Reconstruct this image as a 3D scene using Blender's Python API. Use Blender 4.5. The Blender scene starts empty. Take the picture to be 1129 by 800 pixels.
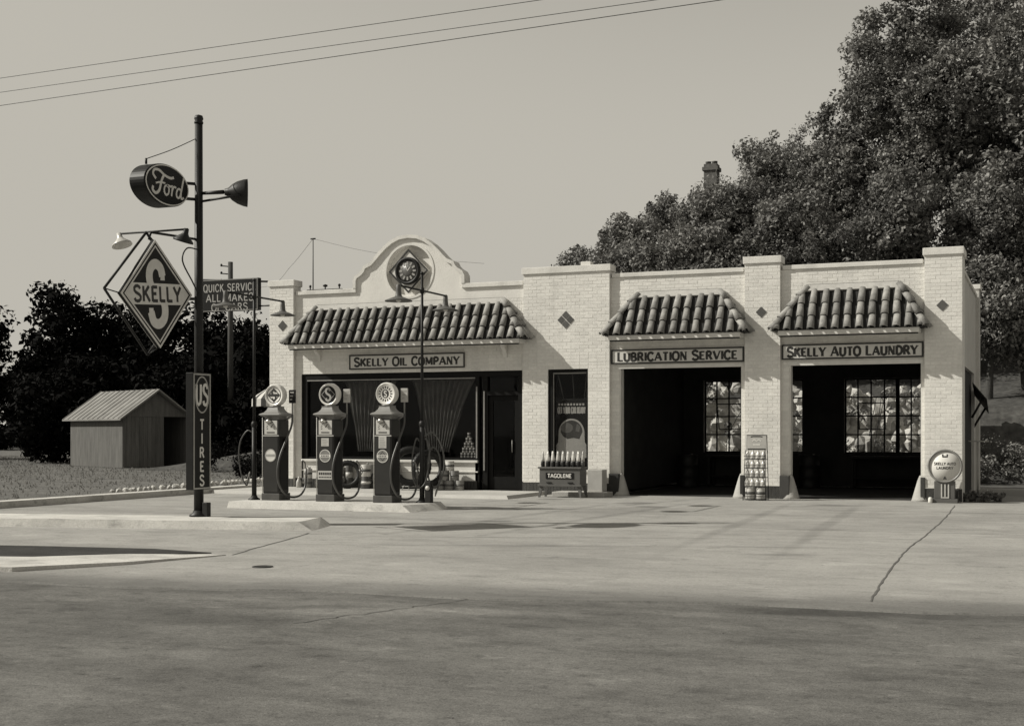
import bpy, bmesh, math, random
import numpy as np
from mathutils import Vector, Matrix

R = math.radians
rnd = random.Random(7)
scene = bpy.context.scene
COL = scene.collection

# ------------------------------------------------------------------ camera
cam_data = bpy.data.cameras.new("camera")
cam = bpy.data.objects.new("camera", cam_data)
COL.objects.link(cam)
cam.location = (0, 0, 1.5)
cam.rotation_euler = (R(90), 0, R(21.07))
cam_data.sensor_width = 36
cam_data.lens = 44.64
cam_data.shift_x = -0.043
cam_data.shift_y = 0.0673
cam_data.clip_end = 3000
cam_data.clip_start = 0.1
scene.camera = cam

# ------------------------------------------------------------------ sky and sun
SUN_EL, SUN_AZ = 37.3, 23.5          # light travels towards +x, a little towards +y
world = bpy.data.worlds.new("World")
scene.world = world
world.use_nodes = True
wn, wl = world.node_tree.nodes, world.node_tree.links
wn.clear()
sky = wn.new("ShaderNodeTexSky")
sky.sky_type = 'NISHITA'
sky.sun_disc = False
sky.sun_elevation = R(SUN_EL)
sky.sun_rotation = R(270 - SUN_AZ)
sky.air_density = 1.0
sky.dust_density = 1.0
sky.ozone_density = 1.0
bw = wn.new("ShaderNodeRGBToBW")
gam = wn.new("ShaderNodeMath"); gam.operation = 'SMOOTH_MIN'; gam.inputs[1].default_value = 2.75; gam.inputs[2].default_value = 0.8   # the print's paper white
tint = wn.new("ShaderNodeVectorMath"); tint.operation = 'SCALE'
tint.inputs[0].default_value = (1.23, 1.172, 1.032)
bg = wn.new("ShaderNodeBackground"); bg.inputs[1].default_value = 0.15
out = wn.new("ShaderNodeOutputWorld")
wl.new(sky.outputs[0], bw.inputs[0])
wl.new(bw.outputs[0], gam.inputs[0])
wl.new(gam.outputs[0], tint.inputs['Scale'])
wl.new(tint.outputs[0], bg.inputs[0])
wl.new(bg.outputs[0], out.inputs[0])

sun_data = bpy.data.lights.new("sun", 'SUN')
sun_data.energy = 5.0
sun_data.angle = R(0.53)
sun_data.color = (1.0, 0.965, 0.875)
sun = bpy.data.objects.new("sun", sun_data)
COL.objects.link(sun)
d = Vector((math.cos(R(SUN_EL)) * math.cos(R(SUN_AZ)), math.cos(R(SUN_EL)) * math.sin(R(SUN_AZ)), -math.sin(R(SUN_EL))))
sun.rotation_euler = d.to_track_quat('-Z', 'Y').to_euler()
sun.location = (-40, -10, 40)

vs = scene.view_settings
vs.view_transform = 'Standard'
vs.look = 'None'
vs.gamma = 1.0
vs.use_curve_mapping = False
vs.exposure = 0.0

# ------------------------------------------------------------------ materials
MATS = {}
def tone(v, warm=1.0):
    return (v, v * (1 - 0.022 * warm), v * (1 - 0.075 * warm), 1)

def mat(name, v, rough=0.7, var=0.12, scale=3.0, bump=0.0, bscale=40.0, spec=0.3, metal=0.0,
        fine=0.0, fscale=60.0, rand=0.0, stretch=None, coords='Object', island=0.0, stain=None, trans=0.0):
    m = bpy.data.materials.new(name); m.use_nodes = True
    n, l = m.node_tree.nodes, m.node_tree.links
    b = n["Principled BSDF"]
    b.inputs['Roughness'].default_value = rough
    b.inputs['Specular IOR Level'].default_value = spec
    b.inputs['Metallic'].default_value = metal
    if coords == 'World':
        g = n.new("ShaderNodeNewGeometry"); src = g.outputs['Position']
    else:
        tc = n.new("ShaderNodeTexCoord"); src = tc.outputs['Object']
    if stretch:
        mp = n.new("ShaderNodeMapping"); mp.inputs['Scale'].default_value = stretch
        l.new(src, mp.inputs[0]); src2 = mp.outputs[0]
    else:
        src2 = src
    tex = n.new("ShaderNodeTexNoise"); tex.inputs['Scale'].default_value = scale
    tex.inputs['Detail'].default_value = 6; tex.inputs['Roughness'].default_value = 0.62
    l.new(src2, tex.inputs['Vector'])
    mr = n.new("ShaderNodeMapRange"); mr.inputs[1].default_value = 0.3; mr.inputs[2].default_value = 0.7
    mr.inputs[3].default_value = 1 - var; mr.inputs[4].default_value = 1 + var
    l.new(tex.outputs[0], mr.inputs[0])
    val = mr.outputs[0]
    def mul(a, bb):
        k = n.new("ShaderNodeMath"); k.operation = 'MULTIPLY'
        l.new(a, k.inputs[0]); l.new(bb, k.inputs[1]); return k.outputs[0]
    if fine:
        t2 = n.new("ShaderNodeTexNoise"); t2.inputs['Scale'].default_value = fscale; t2.inputs['Detail'].default_value = 3
        l.new(src, t2.inputs['Vector'])
        m2 = n.new("ShaderNodeMapRange"); m2.inputs[1].default_value = 0.3; m2.inputs[2].default_value = 0.7
        m2.inputs[3].default_value = 1 - fine; m2.inputs[4].default_value = 1 + fine
        l.new(t2.outputs[0], m2.inputs[0]); val = mul(val, m2.outputs[0])
    if rand or island:
        if island:
            oi = n.new("ShaderNodeNewGeometry"); o_ = oi.outputs['Random Per Island']; rr = island
        else:
            oi = n.new("ShaderNodeObjectInfo"); o_ = oi.outputs['Random']; rr = rand
        m3 = n.new("ShaderNodeMapRange"); m3.inputs[3].default_value = 1 - rr; m3.inputs[4].default_value = 1 + rr
        l.new(o_, m3.inputs[0]); val = mul(val, m3.outputs[0])
    if stain:
        # stain = list of (scale, low, high, darkness, stretch): blotches with a shape of their own
        for (sc, lo, hi, dk, st) in stain:
            mp2 = n.new("ShaderNodeMapping"); mp2.inputs['Scale'].default_value = st
            mp2.inputs['Location'].default_value = (sc * 3.1, sc * 1.7, 0)
            l.new(src, mp2.inputs[0])
            t3 = n.new("ShaderNodeTexNoise"); t3.inputs['Scale'].default_value = sc
            t3.inputs['Detail'].default_value = 5; t3.inputs['Roughness'].default_value = 0.55
            l.new(mp2.outputs[0], t3.inputs['Vector'])
            m4 = n.new("ShaderNodeMapRange"); m4.inputs[1].default_value = lo; m4.inputs[2].default_value = hi
            m4.inputs[3].default_value = 1.0; m4.inputs[4].default_value = dk
            l.new(t3.outputs[0], m4.inputs[0]); val = mul(val, m4.outputs[0])
    cb = n.new("ShaderNodeVectorMath"); cb.operation = 'SCALE'
    cb.inputs[0].default_value = tone(v)[:3]
    l.new(val, cb.inputs['Scale'])
    l.new(cb.outputs[0], b.inputs['Base Color'])
    if bump:
        t4 = n.new("ShaderNodeTexNoise"); t4.inputs['Scale'].default_value = bscale; t4.inputs['Detail'].default_value = 5
        l.new(src, t4.inputs['Vector'])
        bp = n.new("ShaderNodeBump"); bp.inputs['Strength'].default_value = bump; bp.inputs['Distance'].default_value = 0.02
        l.new(t4.outputs[0], bp.inputs['Height']); l.new(bp.outputs[0], b.inputs['Normal'])
    if trans:
        tr = n.new("ShaderNodeBsdfTranslucent"); l.new(cb.outputs[0], tr.inputs[0])
        mx = n.new("ShaderNodeMixShader"); mx.inputs[0].default_value = trans
        l.new(b.outputs[0], mx.inputs[1]); l.new(tr.outputs[0], mx.inputs[2])
        l.new(mx.outputs[0], n["Material Output"].inputs[0])
    MATS[name] = m
    return m

def glass_mat(name, ior=1.35, tintv=0.9):
    m = bpy.data.materials.new(name); m.use_nodes = True
    n, l = m.node_tree.nodes, m.node_tree.links
    n.remove(n["Principled BSDF"])
    t = n.new("ShaderNodeBsdfTransparent"); t.inputs[0].default_value = (tintv, tintv, tintv, 1)
    g = n.new("ShaderNodeBsdfGlossy"); g.inputs['Roughness'].default_value = 0.02
    nz = n.new("ShaderNodeTexNoise"); nz.inputs['Scale'].default_value = 1.3
    bp = n.new("ShaderNodeBump"); bp.inputs['Strength'].default_value = 0.03; bp.inputs['Distance'].default_value = 0.05
    l.new(nz.outputs[0], bp.inputs['Height']); l.new(bp.outputs[0], g.inputs['Normal'])
    f = n.new("ShaderNodeFresnel")
    ge = n.new("ShaderNodeNewGeometry"); mi = n.new("ShaderNodeMapRange")
    mi.inputs[3].default_value = ior; mi.inputs[4].default_value = 1 / ior
    l.new(ge.outputs['Backfacing'], mi.inputs[0]); l.new(mi.outputs[0], f.inputs[0])
    mx = n.new("ShaderNodeMixShader")
    l.new(f.outputs[0], mx.inputs[0]); l.new(t.outputs[0], mx.inputs[1]); l.new(g.outputs[0], mx.inputs[2])
    l.new(mx.outputs[0], n["Material Output"].inputs[0])
    MATS[name] = m
    return m

mat('white_brick', 0.69, 0.62, 0.07, 1.6, 0.25, 55, fine=0.05, fscale=18, rand=0.05, coords='World',
    stain=[(0.9, 0.58, 0.78, 0.84, (1, 1, 0.35)), (3.2, 0.56, 0.80, 0.84, (1, 1, 0.12)), (14, .66, .78, .86, (1, 1, 1))])
mat('white_brick_mass', 0.69, 0.62, 0.07, 1.6, 0.25, 55, fine=0.05, fscale=18, island=0.06, coords='World',
    stain=[(0.9, 0.58, 0.78, 0.84, (1, 1, 0.35)), (3.2, 0.56, 0.80, 0.84, (1, 1, 0.12)), (14, .66, .78, .86, (1, 1, 1))])
mat('mortar', 0.67, 0.85, 0.1, 8, 0.4, 70, coords='World')
mat('stucco', 0.67, 0.7, 0.06, 2.2, 0.25, 45, coords='World', stain=[(1.4, 0.58, 0.8, 0.8, (1, 1, 0.25))])
mat('side_brick', 0.52, 0.7, 0.08, 1.4, 0.5, 26, coords='World')
mat('coping', 0.66, 0.75, 0.1, 3.0, 0.3, 50, coords='World', stain=[(2.2, 0.55, 0.8, 0.72, (1, 1, 0.4))])
mat('dark_brick', 0.05, 0.6, 0.2, 5, 0.3, 60, rand=0.35, coords='World')
mat('dark_inset', 0.085, 0.45, 0.15, 8, 0.2, 40, rand=0.2)
mat('tile', 0.235, 0.65, 0.28, 9, 0.4, 60, rand=0.30, spec=0.35, coords='World')
mat('tile_deck', 0.02, 0.8, 0.2, 5)
mat('trim_white', 0.64, 0.55, 0.08, 4, 0.1, 60, coords='World')
mat('frame_dark', 0.008, 0.6, 0.2, 10, spec=0.12)
mat('wood_dark', 0.014, 0.7, 0.25, 6, 0.2, 40, stretch=(6, 6, 0.6))
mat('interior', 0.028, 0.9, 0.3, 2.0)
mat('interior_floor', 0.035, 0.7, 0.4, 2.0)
mat('sign_white', 0.62, 0.5, 0.05, 5, 0.05, 80, stain=[(3.0, 0.6, 0.8, 0.88, (1, 1, 0.4))])
mat('sign_dark', 0.010, 0.45, 0.2, 6, spec=0.2)
mat('letter_dark', 0.035, 0.5, 0.2, 10)
mat('letter_white', 0.62, 0.5, 0.08, 10)
mat('letter_grey', 0.33, 0.5, 0.1, 10)
mat('steel_dark', 0.013, 0.5, 0.25, 12, 0.1, 60, spec=0.3)
mat('steel_mid', 0.10, 0.5, 0.25, 12, 0.1, 60, spec=0.3)
mat('ridge_mortar', 0.40, 0.8, 0.12, 5, 0.4, 40, coords='World')
mat('steel_grey', 0.22, 0.4, 0.2, 10, spec=0.5)
mat('steel_bright', 0.5, 0.35, 0.15, 10, spec=0.5)
mat('chrome', 0.6, 0.25, 0.1, 10, metal=1.0)
mat('pump_plinth', 0.07, 0.5, 0.2, 5, spec=0.3)
mat('pump_paint', 0.030, 0.32, 0.14, 3, 0.05, 30, spec=0.35, stain=[(4, 0.6, 0.8, 1.4, (1, 1, 0.4))])
mat('pump_dark', 0.010, 0.5, 0.2, 5, spec=0.2)
mat('pump_hood', 0.19, 0.4, 0.12, 5, spec=0.45)
mat('milk_glass', 0.68, 0.25, 0.05, 5, spec=0.5)
mat('enamel', 0.5, 0.3, 0.08, 6, spec=0.5)
mat('rubber', 0.010, 0.55, 0.3, 12, 0.2, 60)
mat('hose_rubber', 0.06, 0.4, 0.2, 12, 0.1, 60, spec=0.6)
mat('can_paint', 0.22, 0.45, 0.25, 7, rand=0.35, spec=0.5)
mat('can_band', 0.07, 0.45, 0.2, 7, rand=0.3, spec=0.5)
mat('can_light', 0.46, 0.45, 0.2, 9, rand=0.2, spec=0.5)
mat('bottle', 0.50, 0.2, 0.25, 14, rand=0.2, spec=0.6)
mat('bottle_neck', 0.50, 0.3, 0.15, 14, spec=0.5)
mat('cabinet', 0.10, 0.5, 0.12, 4, 0.05, 40, spec=0.4)
mat('card', 0.42, 0.7, 0.12, 4, 0.1, 30)
mat('poster_dark', 0.015, 0.5, 0.1, 4)
mat('paper', 0.45, 0.7, 0.1, 4)
mat('drape', 0.12, 0.85, 0.25, 3)
mat('streamer', 0.10, 0.8, 0.2, 6)
mat('kerb', 0.54, 0.8, 0.12, 2.0, 0.5, 45, fine=0.1, fscale=50, coords='World', stain=[(1.3, 0.50, 0.75, 0.66, (1, 1, 1)), (6, .58, .72, .68, (.5, 1, 1)), (22, .6, .75, .75, (1, 1, 1))])
mat('walk', 0.42, 0.85, 0.1, 1.0, 0.4, 40, fine=0.08, fscale=45, coords='World', stain=[(0.7, 0.5, 0.75, 0.72, (1, 1, 1))])
mat('guard_concrete', 0.38, 0.85, 0.15, 3, 0.5, 40)
mat('painted_shadow', 0.03, 0.95, 0.4, 3, 0.8, 30, coords='World')  # near-black ground tone for the cast shadow painted behind the kerb
mat('grass_blade', 0.20, 0.8, 0.3, 0.8, coords='World', island=.35, spec=.1, trans=.4)
mat('lawn', 0.11, 0.95, 0.35, 0.9, 0.9, 14, fine=0.3, fscale=9, coords='World')
mat('hill_grass', 0.06, 0.95, 0.4, 0.5, 0.9, 8, fine=0.4, fscale=5, coords='World')
mat('terrain', 0.10, 0.95, 0.4, 0.15, 0.6, 4, fine=0.3, fscale=3, coords='World')
mat('joint', 0.11, 0.8, 0.3, 6, coords='World')
mat('tar', 0.035, 0.6, 0.3, 6, coords='World')
mat('oil', 0.04, 0.35, 0.35, 4, coords='World', spec=0.5)
mat('iron', 0.03, 0.5, 0.3, 8, 0.3, 50)
mat('stone_white', 0.5, 0.85, 0.2, 9, 0.5, 25, rand=0.2)
mat('stone', 0.50, 0.9, 0.35, 4, 0.8, 14, rand=0.4, coords='World')
mat('bark', 0.05, 0.9, 0.35, 6, 0.8, 20, stretch=(3, 3, 0.6), coords='World')
mat('pole_wood', 0.06, 0.85, 0.3, 6, 0.4, 30, stretch=(4, 4, 0.4))
mat('shed_board', 0.12, 0.9, 0.25, 3, 0.5, 30, rand=0.15, stretch=(3, 3, 0.4))
mat('shed_roof', 0.20, 0.85, 0.25, 1.2, 0.4, 20, rand=0.2)
mat('house_brick', 0.12, 0.85, 0.3, 6, 0.5, 30)
mat('leaf', 0.165, 0.5, 0.55, 0.42, island=0.5, coords='World', spec=0.3, trans=0.22)
mat('leaf_pale', 0.14, 0.55, 0.25, 0.6, island=0.5, coords='World', spec=0.35, trans=0.3)
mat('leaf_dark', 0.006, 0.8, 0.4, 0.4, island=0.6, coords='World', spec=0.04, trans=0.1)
mat('stripe_light', 0.55, 0.7, 0.1, 6)
mat('stripe_dark', 0.05, 0.7, 0.1, 6)
mat('clock_face', 0.10, 0.4, 0.2, 10, spec=0.5)
mat('wire', 0.03, 0.5, 0.1, 4)
glass_mat('glass', 1.22, 0.82)
glass_mat('glass_clear', 1.3, 0.85)

def apron_mat():
    # poured concrete: cloudy base, long worn wheel lines, fine grit, oil drips
    m = mat('apron', 0.33, 0.88, 0.12, 0.35, 0.2, 90, fine=0.10, fscale=28, coords='World', spec=0.25,
            stain=[(0.55, 0.50, 0.74, 0.80, (0.25, 1.2, 1)), (1.6, 0.56, 0.72, 0.88, (0.25, 1.6, 1)),
                   (2.6, 0.64, 0.74, 0.68, (1, 1, 1)), (0.23, 0.5, 0.72, 0.80, (1, 0.7, 1)), (7.0, 0.68, 0.75, 0.55, (1, 1, 1)),
                   (62, 0.48, 0.72, 0.74, (1, 1, 1)), (20, 0.55, 0.75, 0.80, (.8, 1, 1)), (16, 0.69, 0.74, 0.42, (1, 1, 1)),
                   (1.3, .50, .70, .84, (.8, 1.2, 1)), (3.4, .54, .72, .82, (.8, 1.2, 1)), (9, .58, .72, .80, (.7, 1, 1)), (1.9, .56, .66, 1.12, (.6, 1.2, 1))])
    return m
apron_mat()
mat('street', 0.16, 0.92, 0.16, 0.5, 0.25, 90, fine=0.12, fscale=38, coords='World', spec=0.15,
    stain=[(0.5, 0.48, 0.72, 1.22, (0.2, 1.2, 1)), (0.9, 0.50, 0.72, 0.78, (0.22, 1.3, 1)), (5.0, 0.64, 0.76, 0.6, (1, 1, 1)),
           (0.35, 0.45, 0.7, 0.78, (0.6, 1, 1)), (11.0, 0.68, 0.78, 0.55, (1, 1, 1)), (75, 0.45, 0.72, 0.60, (1, 1, 1)),
           (24, 0.52, 0.75, 0.76, (.8, 1, 1)), (18, 0.69, 0.74, 0.38, (1, 1, 1)), (33, .64, .74, 1.5, (1, 1, 1)),
           (1.1, .46, .68, .76, (.7, 1.2, 1)), (2.7, .50, .70, .76, (.8, 1.2, 1)), (8, .56, .72, .74, (.7, 1, 1)), (1.7, .54, .66, 1.22, (.6, 1.3, 1)), (4.4, .58, .70, 1.22, (.7, 1.2, 1))])

def edge_dirt(name, a_, b_, c0, c1, low, jitter=0.5):
    """road dirt that thins out across a strip: signed distance s = y - a x - b, from c0 to c1"""
    m = MATS[name]; n, l = m.node_tree.nodes, m.node_tree.links
    bs = n["Principled BSDF"]; src = bs.inputs['Base Color'].links[0].from_socket
    g = n.new("ShaderNodeNewGeometry"); dt = n.new("ShaderNodeVectorMath"); dt.operation = 'DOT_PRODUCT'
    dt.inputs[1].default_value = (-a_, 1, 0); l.new(g.outputs['Position'], dt.inputs[0])
    nz = n.new("ShaderNodeTexNoise"); nz.inputs['Scale'].default_value = 0.9; nz.inputs['Detail'].default_value = 7
    mp = n.new("ShaderNodeMapping"); mp.inputs['Scale'].default_value = (.35, 1.6, 1); l.new(g.outputs['Position'], mp.inputs[0]); l.new(mp.outputs[0], nz.inputs['Vector'])
    ma = n.new("ShaderNodeMath"); ma.operation = 'MULTIPLY_ADD'; ma.inputs[1].default_value = jitter * 2; ma.inputs[2].default_value = -jitter - b_
    l.new(nz.outputs[0], ma.inputs[0])
    ad = n.new("ShaderNodeMath"); ad.operation = 'ADD'; l.new(dt.outputs['Value'], ad.inputs[0]); l.new(ma.outputs[0], ad.inputs[1])
    mr = n.new("ShaderNodeMapRange"); mr.interpolation_type = 'SMOOTHSTEP'
    mr.inputs[1].default_value = c0; mr.inputs[2].default_value = c1; mr.inputs[3].default_value = low; mr.inputs[4].default_value = 1.0
    l.new(ad.outputs[0], mr.inputs[0])
    sc = n.new("ShaderNodeVectorMath"); sc.operation = 'SCALE'; l.new(src, sc.inputs[0]); l.new(mr.outputs[0], sc.inputs['Scale'])
    l.new(sc.outputs[0], bs.inputs['Base Color'])
edge_dirt('apron', 0.135, 11.46, -0.25, 1.0, 0.50, 0.35)

def soft_spot(name, cx, cy, rx, ry, rot, dark):
    """an old oil smear soaked into the paving"""
    m = MATS[name]; n, l = m.node_tree.nodes, m.node_tree.links
    bs = n["Principled BSDF"]; src = bs.inputs['Base Color'].links[0].from_socket
    g = n.new("ShaderNodeNewGeometry"); mp = n.new("ShaderNodeMapping"); mp.vector_type = 'TEXTURE'
    mp.inputs['Location'].default_value = (cx, cy, 0); mp.inputs['Rotation'].default_value = (0, 0, rot); mp.inputs['Scale'].default_value = (rx, ry, 1)
    l.new(g.outputs['Position'], mp.inputs[0])
    nz = n.new("ShaderNodeTexNoise"); nz.inputs['Scale'].default_value = 2.2; nz.inputs['Detail'].default_value = 5; l.new(g.outputs['Position'], nz.inputs['Vector'])
    ln = n.new("ShaderNodeVectorMath"); ln.operation = 'LENGTH'; l.new(mp.outputs[0], ln.inputs[0])
    ma = n.new("ShaderNodeMath"); ma.operation = 'MULTIPLY_ADD'; ma.inputs[1].default_value = 0.9; ma.inputs[2].default_value = -0.45; l.new(nz.outputs[0], ma.inputs[0])
    ad = n.new("ShaderNodeMath"); ad.operation = 'ADD'; l.new(ln.outputs['Value'], ad.inputs[0]); l.new(ma.outputs[0], ad.inputs[1])
    mr = n.new("ShaderNodeMapRange"); mr.interpolation_type = 'SMOOTHSTEP'; mr.inputs[1].default_value = .35; mr.inputs[2].default_value = 1.1; mr.inputs[3].default_value = dark; mr.inputs[4].default_value = 1
    l.new(ad.outputs[0], mr.inputs[0])
    sc = n.new("ShaderNodeVectorMath"); sc.operation = 'SCALE'; l.new(src, sc.inputs[0]); l.new(mr.outputs[0], sc.inputs['Scale'])
    l.new(sc.outputs[0], bs.inputs['Base Color'])
soft_spot('street', -1.75, 10.85, 1.15, .42, .2, .62)
soft_spot('street', -4.9, 9.6, 1.6, .30, .35, 1.30)
soft_spot('apron', -7.35, 24.4, .45, .40, 0, .6)
soft_spot('apron', -10.3, 26.4, .4, .3, 0, .6)
soft_spot('apron', -9.6, 22.6, .7, .4, .2, .75)
for (cx, cy, rx, ry, rt_, dk) in ((-8.7, 21.5, 6.5, .16, 1.50, .80), (-7.3, 21.5, 6.5, .16, 1.50, .80), (-4.7, 21.0, 7.0, .16, 1.62, .80), (-3.3, 21.0, 7.0, .16, 1.62, .82),
                                  (-6.0, 17.0, 6.0, .14, .30, .86), (-5.4, 15.8, 6.0, .14, .30, .86), (-8.0, 25.6, .5, .5, 0, .62), (-4.0, 26.2, .7, .45, .2, .62), (-8.6, 19.6, .35, .3, 0, .6), (-3.0, 15.5, .5, .22, .3, .7)):
    soft_spot('apron', cx, cy, rx, ry, rt_, dk)

# ------------------------------------------------------------------ mesh helpers
def wloc(o):
    p = Vector((0, 0, 0))
    while o is not None:
        p += o.location; o = o.parent
    return p

def link(o, parent=None):
    COL.objects.link(o)
    if parent is not None:
        o.parent = parent
    return o

def tag(o, label=None, cat=None, group=None, kind=None):
    if label: o['label'] = label
    if cat: o['category'] = cat
    if group: o['group'] = group
    if kind: o['kind'] = kind
    return o

def thing(name, loc, label, cat, group=None):
    o = bpy.data.objects.new(name, None)
    o.empty_display_size = 0.2
    o.location = loc
    link(o)
    return tag(o, label, cat, group)

class MB:
    """collects simple shapes in world (or thing-local) coordinates, builds ONE mesh object"""
    def __init__(self):
        self.v = []; self.f = []; self.sm = []
    def add(self, vs_, fs, smooth=False):
        k = len(self.v)
        self.v += [tuple(p) for p in vs_]
        self.f += [tuple(i + k for i in f) for f in fs]
        self.sm += [smooth] * len(fs)
        return self
    def box(self, x0, x1, y0, y1, z0, z1):
        v = [(x0, y0, z0), (x1, y0, z0), (x1, y1, z0), (x0, y1, z0), (x0, y0, z1), (x1, y0, z1), (x1, y1, z1), (x0, y1, z1)]
        return self.add(v, [(0, 3, 2, 1), (4, 5, 6, 7), (0, 1, 5, 4), (1, 2, 6, 5), (2, 3, 7, 6), (3, 0, 4, 7)])
    def bbox(self, x0, x1, y0, y1, z0, z1, b=0.01):
        """box with chamfered edges"""
        bm = bmesh.new()
        bmesh.ops.create_cube(bm, size=1.0)
        for v in bm.verts:
            v.co = Vector(((x0 + x1) / 2 + v.co.x * (x1 - x0), (y0 + y1) / 2 + v.co.y * (y1 - y0), (z0 + z1) / 2 + v.co.z * (z1 - z0)))
        bmesh.ops.bevel(bm, geom=bm.edges[:], offset=b, segments=2, affect='EDGES', profile=0.6)
        bm.verts.index_update()
        self.add([v.co[:] for v in bm.verts], [[v.index for v in f.verts] for f in bm.faces])
        bm.free(); return self
    def hull(self, bottom, top):
        """prism between two polygons with the same number of points"""
        n = len(bottom)
        fs = [tuple(range(n - 1, -1, -1)), tuple(range(n, 2 * n))]
        for i in range(n):
            j = (i + 1) % n
            fs.append((i, j, n + j, n + i))
        return self.add(list(bottom) + list(top), fs)
    def cyl(self, p0, p1, r0, r1=None, n=12, caps=True, smooth=True):
        r1 = r0 if r1 is None else r1
        p0 = Vector(p0); p1 = Vector(p1)
        a = (p1 - p0).normalized()
        u = a.orthogonal().normalized(); w = a.cross(u)
        v = []
        for p, r in ((p0, r0), (p1, r1)):
            for i in range(n):
                t = 2 * math.pi * i / n
                v.append(p + (u * math.cos(t) + w * math.sin(t)) * r)
        self.add(v, [(i, (i + 1) % n, n + (i + 1) % n, n + i) for i in range(n)], smooth)
        if caps:
            k = len(self.v) - 2 * n
            self.f.append(tuple(k + i for i in range(n - 1, -1, -1))); self.sm.append(False)
            self.f.append(tuple(k + n + i for i in range(n))); self.sm.append(False)
        return self
    def tube(self, pts, r, n=8, caps=True):
        pts = [Vector(p) for p in pts]
        rs = r if isinstance(r, (list, tuple)) else [r] * len(pts)
        up = None; v = []
        for i, p in enumerate(pts):
            t = (pts[min(i + 1, len(pts) - 1)] - pts[max(i - 1, 0)]).normalized()
            if up is None: up = t.orthogonal().normalized()
            up = (up - t * up.dot(t)).normalized()
            w = t.cross(up)
            for k in range(n):
                a = 2 * math.pi * k / n
                v.append(p + (up * math.cos(a) + w * math.sin(a)) * rs[i])
        fs = []
        for i in range(len(pts) - 1):
            for k in range(n):
                fs.append((i * n + k, i * n + (k + 1) % n, (i + 1) * n + (k + 1) % n, (i + 1) * n + k))
        self.add(v, fs, True)
        if caps:
            b = len(self.v) - len(v)
            self.f.append(tuple(b + k for k in range(n - 1, -1, -1))); self.sm.append(False)
            self.f.append(tuple(b + (len(pts) - 1) * n + k for k in range(n))); self.sm.append(False)
        return self
    def lathe(self, o, prof, n=20, axis=(0, 0, 1), smooth=True, sx=1.0, caps=True):
        """prof: (radius, height along axis)"""
        o = Vector(o); a = Vector(axis).normalized()
        u = Vector((1, 0, 0)) if abs(a.x) < 0.9 else Vector((0, 1, 0))
        u = (u - a * u.dot(a)).normalized(); w = a.cross(u)
        v = []
        for r, h in prof:
            for i in range(n):
                t = 2 * math.pi * i / n
                v.append(o + a * h + (u * math.cos(t) * sx + w * math.sin(t)) * r)
        fs = []
        for i in range(len(prof) - 1):
            for k in range(n):
                fs.append((i * n + k, i * n + (k + 1) % n, (i + 1) * n + (k + 1) % n, (i + 1) * n + k))
        self.add(v, fs, smooth)
        b = len(self.v) - len(v)
        if not caps: return self
        if prof[0][0] > 1e-4:
            self.f.append(tuple(b + k for k in range(n - 1, -1, -1))); self.sm.append(False)
        if prof[-1][0] > 1e-4:
            self.f.append(tuple(b + (len(prof) - 1) * n + k for k in range(n))); self.sm.append(False)
        return self
    def slab(self, pts, frame, d0, d1):
        """flat 2D polygon (x right, y up) in a frame (origin, right, up, normal), from depth d0 to d1 along normal"""
        o, r_, u_, n_ = frame
        lo = [o + r_ * p[0] + u_ * p[1] + n_ * d0 for p in pts]
        hi = [o + r_ * p[0] + u_ * p[1] + n_ * d1 for p in pts]
        return self.hull(lo, hi)
    def mesh(self, name, mt):
        me = bpy.data.meshes.new(name)
        me.from_pydata(self.v, [], self.f)
        if any(self.sm): me.polygons.foreach_set('use_smooth', self.sm)
        bm = bmesh.new(); bm.from_mesh(me)
        bmesh.ops.recalc_face_normals(bm, faces=bm.faces)
        bm.to_mesh(me); bm.free()
        if mt: me.materials.append(MATS[mt])
        return me
    def build(self, name, mt, parent=None, label=None):
        if parent is not None:
            p = wloc(parent)
            if p.length > 0:
                self.v = [(a - p.x, b - p.y, c - p.z) for a, b, c in self.v]
        o = bpy.data.objects.new(name, self.mesh(name, mt))
        link(o, parent)
        if label: o['label'] = label
        return o

def inst(name, me, parent, loc, rot=(0, 0, 0), scl=(1, 1, 1)):
    """one piece that shares its mesh; loc in world coordinates"""
    o = bpy.data.objects.new(name, me)
    o.location = Vector(loc) - (wloc(parent) if parent else Vector((0, 0, 0)))
    o.rotation_euler = rot; o.scale = scl
    return link(o, parent)

def copy_tree(o, parent=None):
    c = o.copy()
    link(c, parent)
    for ch in list(o.children):
        copy_tree(ch, c)
    return c

def struct(mb, name, mt):
    o = mb.build(name, mt); o['kind'] = 'structure'; return o

def frame(o, right=(1, 0, 0), up=(0, 0, 1)):
    r_ = Vector(right).normalized(); u_ = Vector(up).normalized()
    return (Vector(o), r_, u_, r_.cross(u_))

def spline(pts, n=8):
    """Catmull-Rom through the points"""
    P = [Vector(p) for p in pts]
    P = [P[0] * 2 - P[1]] + P + [P[-1] * 2 - P[-2]]
    o = []
    for i in range(1, len(P) - 2):
        for k in range(n):
            t = k / n
            a, b, c, d_ = P[i - 1], P[i], P[i + 1], P[i + 2]
            o.append(0.5 * ((2 * b) + (c - a) * t + (2 * a - 5 * b + 4 * c - d_) * t * t + (3 * b - a - 3 * c + d_) * t ** 3))
    o.append(P[-2]); return o

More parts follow.
